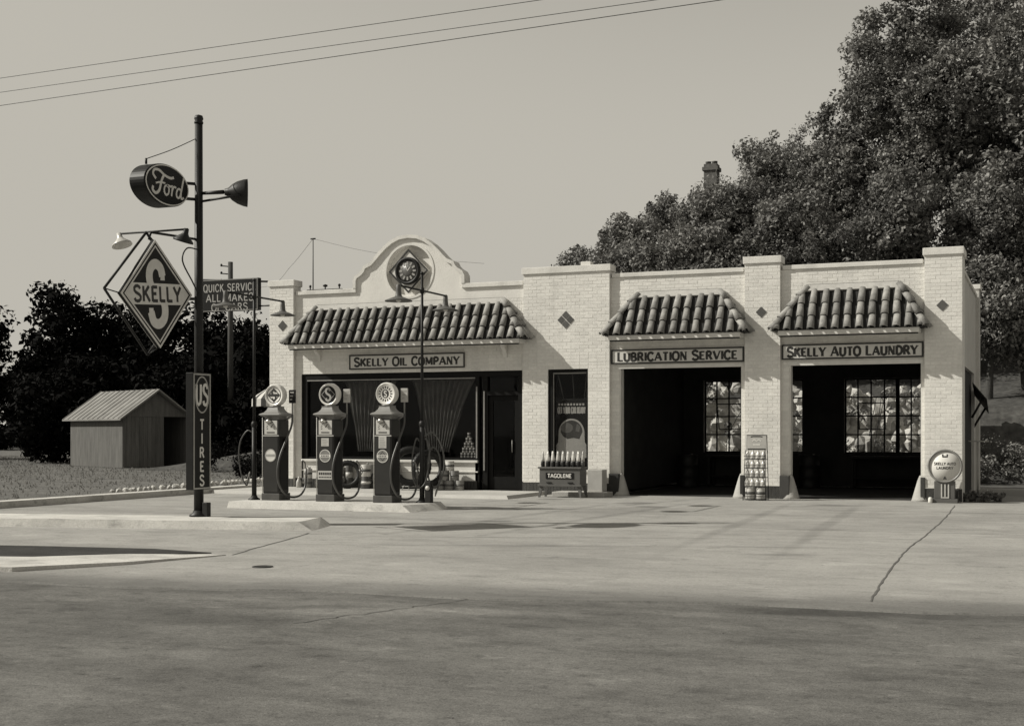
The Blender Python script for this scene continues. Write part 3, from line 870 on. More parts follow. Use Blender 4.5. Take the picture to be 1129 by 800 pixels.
# --- side entrance: right wall opening shut by added dark boards to keep light out, with a bracket shelf
closure_mb = MB(); closure_mb.box(-1.80, -1.77, 29.46, 33.79, .01, 2.96)
sd = closure_mb.build('added_dark_closure', 'wood_dark', st)
bd = MB(); bd.bbox(-.0, .022, 0, .226, 0, 2.93, .004); bd = bd.mesh('board', 'wood_dark')  # board of the added closure
for k in range(19): inst('board', bd, sd, (-1.769, 29.465 + k * .2275, .02))  # added boards over the dark opening
br = MB()
br.cyl((-1.70, 34.0, 1.62), (-1.42, 34.0, 2.10), .03, n=6); br.cyl((-1.70, 33.1, 1.85), (-1.42, 33.1, 2.36), .03, n=6)
br.hull([(-1.68, 33.0, 2.68), (-1.34, 33.0, 2.26), (-1.34, 34.1, 1.96), (-1.68, 34.1, 2.42)], [(-1.68, 33.0, 2.73), (-1.34, 33.0, 2.31), (-1.34, 34.1, 2.01), (-1.68, 34.1, 2.47)])
br.build('open_shutter', 'wood_dark', st)

# --- office front: sill wall, shop window, door
s_ = MB(); s_.box(-18.09, -13.06, 28.53, 28.72, .08, .74); sill = s_.build('sill_wall', 'trim_white', st)
s_ = MB(); s_.bbox(-18.085, -13.05, 28.47, 28.76, .74, .80, .008); s_.build('window_sill', 'trim_white', sill)
s_ = MB(); s_.bbox(-18.085, -13.05, 28.50, 28.56, .50, .53, .004); s_.build('ledge', 'trim_white', sill)
s_ = MB(); x = -18.085
while x < -13.1:
    s_.box(x + .004, x + .084, 28.505, 28.535, .08, .29); x += .088
o = s_.build('base_course', 'dark_brick', sill); o['kind'] = 'stuff'
wf = MB(); wf.box(-18.062, -11.888, 28.53, 28.70, 2.86, 2.98)
wf.box(-18.062, -17.93, 28.53, 28.70, .80, 2.86); wf.box(-13.13, -13.02, 28.53, 28.70, .08, 2.86)
wf.box(-18.062, -13.13, 28.55, 28.66, .805, .86)
win = wf.build('shop_window', 'frame_dark', st)
t_ = MB(); t_.bbox(-17.93, -13.13, 28.515, 28.545, 2.815, 2.845, .004); t_.build('head_trim', 'steel_grey', win)
t_ = MB(); t_.bbox(-13.10, -13.065, 28.505, 28.53, .85, 2.62, .004); t_.build('edge_trim', 'steel_grey', win)
pn = MB(); pn.box(-17.93, -15.545, 28.60, 28.606, .862, 2.858); pn.build('pane', 'glass', win)
pn = MB(); pn.box(-15.515, -13.13, 28.60, 28.606, .862, 2.858); pn.build('pane', 'glass', win)
pn = MB(); pn.box(-15.54, -15.52, 28.585, 28.62, .862, 2.858); pn.build('glazing_bar', 'frame_dark', win)
df = MB(); df.box(-12.92, -12.80, 28.53, 28.70, .08, 2.855); df.box(-11.98, -11.888, 28.53, 28.70, .08, 2.855); df.box(-12.80, -11.98, 28.53, 28.70, 2.40, 2.50)
dfo = df.build('door_frame', 'frame_dark', st)
t_ = MB(); t_.bbox(-12.90, -12.865, 28.505, 28.53, .55, 2.50, .004); t_.build('edge_trim', 'steel_grey', dfo)
pn = MB(); pn.box(-13.02, -12.92, 28.60, 28.606, .08, 2.85); pn.build('pane', 'glass', dfo)
pn = MB(); pn.box(-12.80, -11.98, 28.60, 28.606, 2.50, 2.855); pn.build('pane', 'glass', dfo)
dr = MB(); y0, y1 = 28.60, 28.645
dr.box(-12.79, -12.68, y0, y1, .09, 2.39); dr.box(-12.10, -11.99, y0, y1, .09, 2.39); dr.box(-12.68, -12.10, y0, y1, .09, .40); dr.box(-12.68, -12.10, y0, y1, 2.27, 2.39)
door = dr.build('door', 'frame_dark', st)
pn = MB(); pn.box(-12.68, -12.10, 28.62, 28.626, .40, 2.27); pn.build('pane', 'glass', door)
h_ = MB(); h_.cyl((-12.16, 28.575, 1.0), (-12.16, 28.575, 1.3), .012, n=8); h_.cyl((-12.16, 28.575, 1.02), (-12.16, 28.61, 1.02), .008, n=6); h_.cyl((-12.16, 28.575, 1.28), (-12.16, 28.61, 1.28), .008, n=6)
h_.build('door_handle', 'steel_grey', door)
# --- narrow display window in the wide pier
nw = MB(); x0, x1 = -11.15, -10.13
nw.box(x0, x0 + .11, YP + .03, 28.72, .60, 3.0); nw.box(x1 - .05, x1, YP + .03, 28.72, .60, 3.0); nw.box(x0 + .11, x1 - .05, YP + .03, 28.72, 2.93, 3.0); nw.box(x0 + .11, x1 - .05, YP + .03, 28.72, .60, .66)
nwo = nw.build('display_window', 'frame_dark', st)
t_ = MB(); t_.bbox(x0 + .11, x1 - .05, YP + .05, YP + .08, 2.89, 2.92, .004); t_.build('head_trim', 'steel_grey', nwo)
t_ = MB(); t_.bbox(x0 + .112, x0 + .135, YP + .05, YP + .08, .66, 2.89, .004); t_.build('edge_trim', 'steel_grey', nwo)
pn = MB(); pn.box(x0 + .11, x1 - .05, 28.50, 28.506, .665, 2.925); pn.build('pane', 'glass', nwo)
s_ = MB(); s_.bbox(x0 - .02, x1 + .02, YP - .04, YP + .03, .55, .60, .006); s_.build('window_sill', 'trim_white', nwo)

# --- tiled skirt awnings
YE, ZE, YR, ZR = 27.90, 3.74, 28.47, 4.75
SL = math.hypot(YR - YE, ZR - ZE); PITCH = math.atan2(ZR - ZE, YR - YE)
def barrel_mesh(name, L, r0, r1, lift, mt='tile', seg=8):
    mb = MB(); v = []
    for (y, r, dz) in ((0, r0, lift), (L, r1, 0)):
        for rr_ in (r, r - .016):
            for k in range(seg + 1):
                a = math.pi * k / seg
                v.append((rr_ * math.cos(a), y, rr_ * math.sin(a) * 1.0 + dz))
    n = seg + 1; f = []
    for k in range(seg):
        f += [(k, k + 1, 2 * n + k + 1, 2 * n + k), (n + k, 3 * n + k, 3 * n + k + 1, n + k + 1), (k, n + k, n + k + 1, k + 1), (2 * n + k, 2 * n + k + 1, 3 * n + k + 1, 3 * n + k)]
    f += [(0, 2 * n, 3 * n, n), (n - 1, 2 * n - 1, 4 * n - 1, 3 * n - 1)]
    mb.add(v, f, True); me = mb.mesh(name, mt)
    return me
ROWS = 3; TOPF = .86; RL = SL * TOPF / ROWS
TILE = barrel_mesh('tile', RL + .05, .088, .070, .022)
HIP = barrel_mesh('hip_tile', .42, .095, .080, .025)
def awning(ex0, ex1, rx0, rx1, brackets=()):
    dk = MB()
    dk.add([(ex0, YE, ZE), (ex1, YE, ZE), (ex1, 28.498, ZE), (ex0, 28.498, ZE), (rx0, YR, ZR), (rx1, YR, ZR), (rx1, 28.498, ZR), (rx0, 28.498, ZR)],
           [(0, 1, 5, 4), (1, 2, 6, 5), (3, 0, 4, 7), (0, 3, 2, 1), (4, 5, 6, 7)])
    aw = dk.build('awning', 'tile_deck', st)
    fa = MB(); fa.bbox(ex0 + .14, ex1 - .14, YE + .03, YE + .075, ZE - .115, ZE - .008, .006); fa.build('fascia', 'trim_white', aw)
    so = MB(); so.box(ex0 + .14, ex1 - .14, YE + .078, 28.498, ZE - .10, ZE - .012); so.build('soffit', 'trim_white', aw)
    mo = MB(); mo.bbox(ex0 + .16, ex1 - .16, YE + .06, YE + .10, ZE - .145, ZE - .118, .005); mo.build('fascia_strip', 'frame_dark', aw)  # dark strip along the underside of the fascia
    # mortar strip along the ridge
    p = lambda f_, lift: (YE + (YR - YE) * f_ - math.sin(PITCH) * lift, ZE + (ZR - ZE) * f_ + math.cos(PITCH) * lift)
    rs = MB(); a = p(.865, .05); b = p(1.0, .03); c = p(.865, .0); 
    e0 = ex0 + (rx0 - ex0) * .865; e1 = ex1 + (rx1 - ex1) * .865
    rs.hull([(e0, a[0], a[1]), (e1, a[0], a[1]), (e1, c[0], c[1]), (e0, c[0], c[1])], [(rx0, b[0], b[1] + .012), (rx1, b[0], b[1] + .012), (rx1, 28.497, ZR + .004), (rx0, 28.497, ZR + .004)])
    rs.build('ridge_strip', 'ridge_mortar', aw)
    fg = MB(); fg.box(rx0 - .02, rx1 + .02, 28.455, 28.497, ZR + .022, ZR + .036); fg.build('flashing', 'steel_mid', aw)
    n = int(round((ex1 - ex0 - .18) / .258)); pitch = (ex1 - ex0 - .18) / n
    for k in range(n + 1):
        x = ex0 + .09 + k * pitch
        lim = 1.0
        if x < rx0: lim = (x - ex0) / (rx0 - ex0)
        if x > rx1: lim = (ex1 - x) / (ex1 - rx1)
        lim = min(lim + .02, TOPF)
        for r in range(ROWS):
            s0 = r * TOPF / ROWS
            if s0 > lim - .04: break
            ln = min(TOPF / ROWS, lim - s0) * ROWS / TOPF
            j = rnd.uniform(-.006, .006)
            inst('tile', TILE, aw, (x + j, YE - .02 + (YR - YE) * s0, ZE - .002 + (ZR - ZE) * s0 + rnd.uniform(-.004, .004)), (PITCH + rnd.uniform(-.012, .012), rnd.uniform(-.05, .05), rnd.uniform(-.012, .012)), (rnd.uniform(.95, 1.02), ln, rnd.uniform(.80, .90)))
    # hips and the small end slopes
    for ex, rx, sg in ((ex0, rx0, -1), (ex1, rx1, 1)):
        a = Vector((ex, YE - .02, ZE - .0)); b = Vector((rx, YR - .01, ZR)); h = (b - a); L = h.length; h.normalize()
        nf = Vector((0, -math.sin(PITCH), math.cos(PITCH))); side = Vector((sg * (ZR - ZE), 0, abs(ex - rx))).normalized()
        up = (nf + side).normalized(); up = (up - h * up.dot(h)).normalized(); xx = h.cross(up)
        m3 = Matrix((xx, h, up)).transposed().to_euler()
        cnt = max(3, int(round(L / .36)))
        for k in range(cnt):
            q = a + h * (L * k / cnt) - up * .012
            inst('hip_tile', HIP, aw, q, m3, (1, (L / cnt + (.05 if k < cnt - 1 else -.02)) / .42, 1))
        pe = math.atan2(ZR - ZE, abs(ex - rx)); le = math.hypot(ZR - ZE, abs(ex - rx))
        for yy, frac in ((28.17, .42), (28.38, .80)):
            hd = Vector((-sg * abs(ex - rx), 0, ZR - ZE)).normalized(); upv = Vector((sg * (ZR - ZE), 0, abs(ex - rx))).normalized()
            m3 = Matrix((hd.cross(upv), hd, upv)).transposed().to_euler()
            for r in range(ROWS):
                s0 = r / ROWS * .9
                if s0 > frac: break
                ln = min(.3, frac - s0) * le / (RL + .05)
                if ln < .1: break
                q = Vector((ex + sg * .02, yy, ZE - .02)) + hd * (le * s0)
                inst('tile', TILE, aw, q, m3, (1, ln * 1.08, 1))
    for bx in brackets:
        bk = MB(); pr = [(28.498, ZE - .42), (28.47, ZE - .42), (28.44, ZE - .34), (28.40, ZE - .25), (28.30, ZE - .18), (28.26, ZE - .105), (28.498, ZE - .105)]
        bk.hull([(bx - .05, y, z) for y, z in pr], [(bx + .05, y, z) for y, z in pr]); bk.build('bracket', 'trim_white', aw)
awning(-18.27, -11.57, -17.58, -12.36, (-17.55, -12.3))
awning(-9.60, -6.22, -8.87, -6.96)
awning(-5.65, -2.36, -4.93, -2.98)

# --- board signs over the openings
def board_sign(name, x0, x1, z0, z1, text, label, h, width):
    t = thing(name, ((x0 + x1) / 2, YW - .03, z0), label, 'sign', 'painted name boards over the openings')
    b = MB(); b.bbox(x0, x1, YW - .045, YW - .004, z0, z1, .004); b.build('board', 'sign_white', t)
    fr = frame(((x0 + x1) / 2, YW - .0455, (z0 + z1) / 2)); f_ = MB(); hw, hh = (x1 - x0) / 2, (z1 - z0) / 2
    ring(f_, fr, [(-hw, -hh), (hw, -hh), (hw, hh), (-hw, hh)], .035, -.01, .012); f_.build('frame', 'letter_dark', t)
    l = MB(); letters(l, text, fr, h, .30, 1.12, .15, True, 0, -.010, 1.10, width); l.build('lettering', 'letter_dark', t)
    return t
board_sign('sign_board', -16.64, -13.38, 3.09, 3.47, "SKELLY OIL COMPANY", 'long white name board reading oil company above the office window', .19, 2.96)
board_sign('sign_board', -9.565, -6.385, 3.095, 3.44, "LUBRICATION SERVICE", 'long white name board reading lubrication service above the middle bay', .19, 2.86)
board_sign('sign_board', -5.525, -2.455, 3.115, 3.46, "SKELLY AUTO LAUNDRY", 'long white name board reading auto laundry above the right bay', .19, 2.82)

# --- clock in the gable recess
ck = thing('wall_clock', (-14.94, 28.47, 5.0), 'round dark clock on a white diamond plate in the curved parapet', 'clock')
fr = frame((-14.94, 28.49, 5.54)); m_ = MB(); hd = .555
m_.slab([(-hd, 0), (0, -hd), (hd, 0), (0, hd)], fr, -.06, .03); pl = m_.build('diamond_plate', 'sign_white', ck)
m_ = MB(); ring(m_, fr, [(-hd, 0), (0, -hd), (hd, 0), (0, hd)], .035, .025, .05); m_.build('plate_edge', 'letter_dark', pl)
m_ = MB(); m_.lathe((-14.94, 28.462, 5.54), [(.345, 0), (.345, .07), (.32, .10), (.275, .085), (.275, .05), (0, .05)], 40, (0, -1, 0)); m_.build('case', 'steel_dark', ck)
m_ = MB(); m_.lathe((-14.94, 28.405, 5.54), [(.27, 0), (.27, .004), (0, .004)], 40, (0, -1, 0)); fc = m_.build('face', 'clock_face', ck)
m_ = MB(); f2 = frame((-14.94, 28.4005, 5.54))
for k in range(12):
    a = math.pi * 2 * k / 12; c_, s2 = math.cos(a), math.sin(a)
    stroke(m_, [(c_ * .15, s2 * .15), (c_ * .235, s2 * .235)], .045, f2, -.001, .003)
m_.build('numeral', 'letter_grey', fc)
m_ = MB(); stroke(m_, [(0, 0), (.08, .10)], .02, f2, .004, .006); stroke(m_, [(0, 0), (-.05, .17)], .014, f2, .006, .008); m_.build('hand', 'letter_white', fc)

ORD = ('first', 'second', 'third', 'fourth', 'fifth', 'sixth', 'seventh', 'eighth')
# ================================================================== SIGN POLE AND ITS SIGNS
PX, PY = -12.83, 17.16
sp = thing('sign_pole', (PX, PY, .13), 'tall dark pole on the kerb carrying the oval and diamond signs', 'pole')
m_ = MB(); m_.cyl((PX, PY, .13), (PX, PY, 6.5), .078, .062, 14); m_.lathe((PX, PY, 6.5), [(.07, 0), (.075, .02), (.06, .05), (.075, .08), (.06, .13), (0, .15)], 14); m_.build('shaft', 'steel_dark', sp)
m_ = MB(); m_.lathe((PX, PY, .13), [(.15, 0), (.15, .03), (.10, .06), (.085, .10)], 16); m_.bbox(PX + .10, PX + .20, PY - .05, PY + .05, .13, .36, .01); m_.build('base', 'steel_dark', sp)
for zz in (5.52, 5.27):
    m_ = MB(); m_.cyl((PX, PY, zz), (PX - .2, 16.95, zz), .025, n=8); m_.build('sign_bracket', 'steel_dark', sp)
m_ = MB(); m_.cyl((PX, PY, 4.62), (-13.05, 16.26, 4.62), .02, n=8); m_.build('sign_bracket', 'steel_dark', sp)
m_ = MB(); m_.cyl((PX, PY, 3.66), (-13.1, 17.17, 3.67), .025, n=8); m_.build('sign_bracket', 'steel_dark', sp)
m_ = MB(); m_.tube(spline([(PX, PY, 6.28), (-13.0, 16.7, 6.0), (-13.1, 16.2, 5.76)], 6), .007, 5); m_.build('stay_cable', 'wire', sp)

# --- oval lit sign (drum with two faces, seen from the lot side)
def ell(a, b, n=48): return [(a * math.cos(2 * math.pi * k / n), b * math.sin(2 * math.pi * k / n)) for k in range(n)]
ov = thing('oval_sign', (-13.1, 16.5, 5.07), 'dark oval drum sign with white script hung high on the pole', 'sign')
fr = frame((-12.93, 16.5, 5.39), (0, 1, 0)); m_ = MB(); E0 = ell(.545, .33)
secs = [(-.31, .90), (-.29, 1.0), (-.02, 1.0), (0, .97)]
v = []
for d_, k in secs: v += [fr[0] + fr[1] * p[0] * k + fr[2] * p[1] * k + fr[3] * d_ for p in E0]
n = len(E0); f = [(i * n + k, i * n + (k + 1) % n, (i + 1) * n + (k + 1) % n, (i + 1) * n + k) for i in range(3) for k in range(n)] + [tuple(range(n)), tuple(3 * n + k for k in range(n))]
m_.add(v, f); m_.build('drum', 'sign_dark', ov)
m_ = MB(); ring(m_, fr, ell(.525, .315), .018, -.002, .006); m_.build('border', 'letter_white', ov)
m_ = MB(); w_ = .034
q = lambda pts: [tuple(p[:2]) for p in spline([Vector((a * 1.12 + .02, b * 1.12, 0)) for a, b in pts], 6)]
for k, (pts, ww) in enumerate([
    ([(-.27, .05), (-.33, .11), (-.30, .17), (-.20, .18), (-.08, .13), (.04, .11), (.12, .13)], .04),
    ([(-.10, .13), (-.15, .04), (-.20, -.10), (-.28, -.15), (-.34, -.11), (-.33, -.06)], .045),
    ([(-.27, -.01), (-.18, .015), (-.07, .02)], .028),
    ([(-.03, .0), (-.08, -.03), (-.09, -.10), (-.05, -.14), (0, -.11), (.01, -.04), (-.03, .0), (.05, -.01)], .032),
    ([(.05, -.01), (.09, -.0), (.08, -.06), (.065, -.14)], .034),
    ([(.08, -.06), (.12, -.0), (.17, -.005)], .03),
    ([(.27, -.02), (.22, -.01), (.18, -.06), (.18, -.12), (.22, -.14), (.26, -.10), (.28, -.02)], .032),
    ([(.34, .16), (.31, .06), (.275, -.08), (.29, -.14), (.34, -.12)], .034)]):
    stroke(m_, q(pts), ww, fr, -.001, .004 + .0004 * k)
m_.build('lettering', 'letter_white', ov)
m_ = MB(); m_.cyl((-13.1, 16.2, 5.68), (-13.1, 16.2, 5.77), .018, n=8); m_.build('lug', 'steel_dark', ov)

# --- bell reflector lamp on the far side of the pole
fl_ = thing('flood_lamp', (PX + .1, PY + .02, 5.1), 'dark bell shaped reflector lamp on two arms beside the oval sign', 'lamp')
m_ = MB(); m_.lathe((-12.36, 17.2, 5.37), [(.05, 0), (.07, .06), (.13, .12), (.18, .20), (.215, .30), (.225, .36), (.21, .355), (.17, .21), (.06, .10), (0, .09)], 26, (.80, .60, 0)); m_.build('reflector', 'steel_dark', fl_)
m_ = MB(); m_.cyl((PX + .06, 17.17, 5.37), (-12.38, 17.2, 5.37), .026, .035, 8); m_.cyl((PX + .06, 17.17, 5.24), (-12.05, 17.2, 5.30), .02, n=8); m_.build('arm', 'steel_dark', fl_)

# --- diamond sign with two faces
ds = thing('diamond_sign', (-13.1, 16.26, 2.78), 'tilted diamond sign with white letter and cross band hung from the pole', 'sign')
tilt = R(4.5); rt = Vector((0, math.cos(tilt), math.sin(tilt))); upv = Vector((0, -math.sin(tilt), math.cos(tilt)))
HD = .855; D4 = lambda h: [(-h, 0), (0, -h * .985), (h, 0), (0, h * .985)]
for fx, sg in ((-12.93, 1), (-12.99, -1)):
    fr = (Vector((fx, 16.26, 3.65)), rt * sg, upv, Vector((sg, 0, 0)))
    m_ = MB(); m_.slab(D4(HD), fr, -.028, 0); fc = m_.build('panel', 'sign_dark', ds)
    m_ = MB(); ring(m_, fr, D4(HD), .030, -.001, .006); ring(m_, fr, D4(HD - .085), .024, -.001, .003); m_.build('border', 'letter_white', fc)
    m_ = MB()
    stroke(m_, [(a[0] * .60 - .20, a[1] * .93 - .465) for a in [tuple(p[:2]) for p in spline([Vector((x, y, 0)) for x, y in S_], 4)]], .155, fr, -.001, .003)
    for (px, py) in ((.56, .84), (.05, .17)):
        stroke(m_, [(px * .60 - .20 + (-.0 if px > .3 else .0), py * .93 - .465 - .10), (px * .60 - .20, py * .93 - .465 + .09)], .10, fr, -.001, .0036)
    m_.build('emblem_letter', 'letter_white', fc)
    hb_ = .165; w1 = (HD - .115) - hb_
    m_ = MB(); m_.slab([(-w1, -hb_), (w1, -hb_), (HD - .12, 0), (w1, hb_), (-w1, hb_), (-HD + .12, 0)], fr, .0005, .007); m_.build('band', 'letter_white', fc)
    m_ = MB(); letters(m_, "SKELLY", (fr[0] + fr[3] * .0071, fr[1], fr[2], fr[3]), .235, .21, 1.0, .16, False, 0, 0, 1.0, 1.12); m_.build('lettering', 'letter_dark', fc)
tf = R(1.0); rt2 = Vector((0, math.cos(tf), math.sin(tf))); up2 = Vector((0, -math.sin(tf), math.cos(tf)))
fo = Vector((-13.10, 16.22, 3.66)); F4 = D4(.97)
m_ = MB()
for a, b in zip(F4, F4[1:] + F4[:1]): m_.cyl(fo + rt2 * a[0] + up2 * a[1], fo + rt2 * b[0] + up2 * b[1], .020, n=6)
m_.build('frame', 'steel_dark', ds)
for a, b in zip(D4(.84), F4):
    m_ = MB(); m_.cyl(Vector((-12.96, 16.26, 3.65)) + rt * a[0] + upv * a[1], fo + rt2 * b[0] + up2 * b[1], .010, n=5); m_.build('hanger', 'steel_dark', ds)
m_ = MB(); m_.cyl((-13.70, 16.26, 4.63), (-12.36, 16.26, 4.63), .016, n=8); m_.cyl((-13.05, 16.2, 4.50), (-13.05, 16.26, 4.63), .016, n=6); m_.build('lamp_arm', 'steel_dark', ds)
for lx, sg in ((-12.38, -1), (-13.68, 1)):
    m_ = MB(); ax = Vector((sg * .35, 0, -1)).normalized()
    m_.lathe((lx, 16.26, 4.64), [(.035, 0), (.045, .07), (.06, .10), (.15, .18), (.16, .21), (.14, .20), (.04, .12), (0, .12)], 20, ax); m_.build('lamp_shade', 'steel_dark' if sg < 0 else 'enamel', ds)
m_ = MB(); m_.tube(spline([(-12.80, 17.1, 4.45), (-12.75, 16.75, 4.42), (-12.72, 16.6, 4.2), (-12.72, 16.85, 3.9), (-12.79, 17.08, 3.75)], 6), .012, 6); m_.build('conduit', 'steel_dark', ds)

# --- tall narrow tyre sign
us = thing('tire_sign', (-12.8, 17.06, .58), 'tall narrow dark board lettered vertically low on the sign pole', 'sign')
m_ = MB(); m_.bbox(-12.84, -12.70, 16.84, 17.30, .57, 2.45, .008); m_.build('case', 'sign_dark', us)
fr = frame((-12.70, 17.07, 1.51), (0, 1, 0)); m_ = MB(); ring(m_, fr, [(-.222, -.93), (.222, -.93), (.222, .93), (-.222, .93)], .026, -.002, .006); m_.build('border', 'letter_grey', us)
m_ = MB(); ring(m_, frame((-12.70, 17.07, 2.10), (0, 1, 0)), ell(.185, .30, 40), .024, -.002, .004); m_.build('emblem_ring', 'letter_grey', us)
m_ = MB(); f2 = frame((-12.70, 17.07, 2.10), (0, 1, 0)); letters(m_, "US", f2, .33, .16, .62, .13, False, 0, 0); m_.build('emblem_letters', 'letter_white', us); m_ = MB()
for k, ch in enumerate("TIRES"):
    letters(m_, ch, frame((-12.70, 17.07, 1.62 - k * .225), (0, 1, 0)), .165, .19, 1.0 if ch != 'I' else 1.0, .1, False, 0, 0)
m_.build('lettering', 'letter_white', us)

# ================================================================== PUMP ISLAND
def light_pole(name, x, y, label):
    t = thing(name, (x, y, .13), label, 'lamp post', 'two armed lamp posts on the pump island')
    m_ = MB(); m_.cyl((x, y, .13), (x, y, 1.62), .05, .046, 12); m_.lathe((x, y, .13), [(.12, 0), (.12, .02), (.07, .05), (.055, .09)], 14); m_.lathe((x, y, 1.60), [(.05, 0), (.062, .03), (.06, .08), (.035, .12)], 12); m_.build('base', 'steel_dark', t)
    m_ = MB(); m_.cyl((x, y, 1.65), (x, y, 4.58), .032, .026, 10); m_.lathe((x, y, 4.56), [(.035, 0), (.035, .03), (0, .05)], 10); m_.build('shaft', 'steel_dark', t)
    m_ = MB(); m_.cyl((x, y - .98, 4.24), (x, y + 1.05, 4.24), .019, n=8); m_.lathe((x, y, 4.19), [(.045, 0), (.045, .1)], 10); m_.build('arm', 'steel_dark', t)
    for dy in (-.96, 1.03):
        m_ = MB(); m_.lathe((x, y + dy, 4.24), [(.03, .02), (.045, 0), (.05, -.10), (.06, -.19), (.075, -.215), (.17, -.25), (.255, -.285), (.26, -.30), (.245, -.295), (.06, -.235), (0, -.235)], 26)
        sh = m_.build('lamp_shade', 'steel_mid', t)
        m_ = MB(); m_.lathe((x, y + dy, 3.99), [(.0, -.08), (.045, -.05), (.05, 0), (.02, .03)], 12); m_.build('bulb', 'milk_glass', sh)
    return t
light_pole('lamp_post', -14.95, 21.80, 'two armed lamp post at the left end of the pump island')
light_pole('lamp_post', -11.28, 22.05, 'two armed lamp post at the right end of the pump island')

def hose(name, pts, r, label, group=None, nozzle=True, cat='hose'):
    t = thing(name, pts[0], label, cat, group)
    m_ = MB(); m_.tube(spline(pts, 8), r, 8); m_.build('tube', 'hose_rubber', t)
    if nozzle:
        a, b = Vector(pts[-1]), Vector(pts[-2]); dr_ = (a - b).normalized()
        m_ = MB(); m_.cyl(a - dr_ * .02, a + dr_ * .10, r * 1.5, r * .8, 8); m_.build('nozzle', 'steel_grey', t)
    return t
x, y = -11.28, 22.05
hose('air_hose', [(x + .05, y, 1.42), (x + .22, y + .05, 1.48), (x + .38, y + .1, 1.2), (x + .42, y + .1, .8), (x + .30, y + .05, .45), (x + .16, y, .55), (x + .12, y + .02, .95), (x + .20, y + .05, 1.2), (x + .32, y + .1, 1.05), (x + .34, y + .1, .62), (x + .28, y + .06, .35)], .016, 'coiled air hose hanging from the right lamp post', 'air and water hoses')
hose('water_hose', [(x - .05, y, 1.32), (x - .10, y - .06, 1.36), (x - .16, y - .1, 1.0), (x - .14, y - .1, .6), (x - .03, y - .08, .42), (x + .1, y - .04, .55), (x + .16, y, 1.0), (x + .12, y + .02, 1.3), (x + .06, y, 1.38)], .016, 'looped water hose hanging on the right lamp post', 'air and water hoses', False)
x, y = -14.95, 21.80
hose('air_hose', [(x - .05, y, 1.5), (x - .16, y - .02, 1.52), (x - .30, y - .05, 1.3), (x - .33, y - .05, .95), (x - .26, y - .05, .6), (x - .18, y, .42), (x - .13, y, .6)], .014, 'thin hose looped beside the left lamp post', 'air and water hoses')
vb = thing('valve_box', (-11.13, 22.02, .13), 'small dark valve housing at the foot of the right lamp post', 'box')
m_ = MB(); m_.bbox(-11.19, -11.06, 21.98, 22.10, .13, .55, .012); m_.build('case', 'steel_dark', vb)
m_ = MB(); m_.lathe((-11.125, 21.98, .42), [(.045, 0), (.045, .015), (0, .018)], 14, (0, -1, 0)); m_.build('dial', 'enamel', vb)

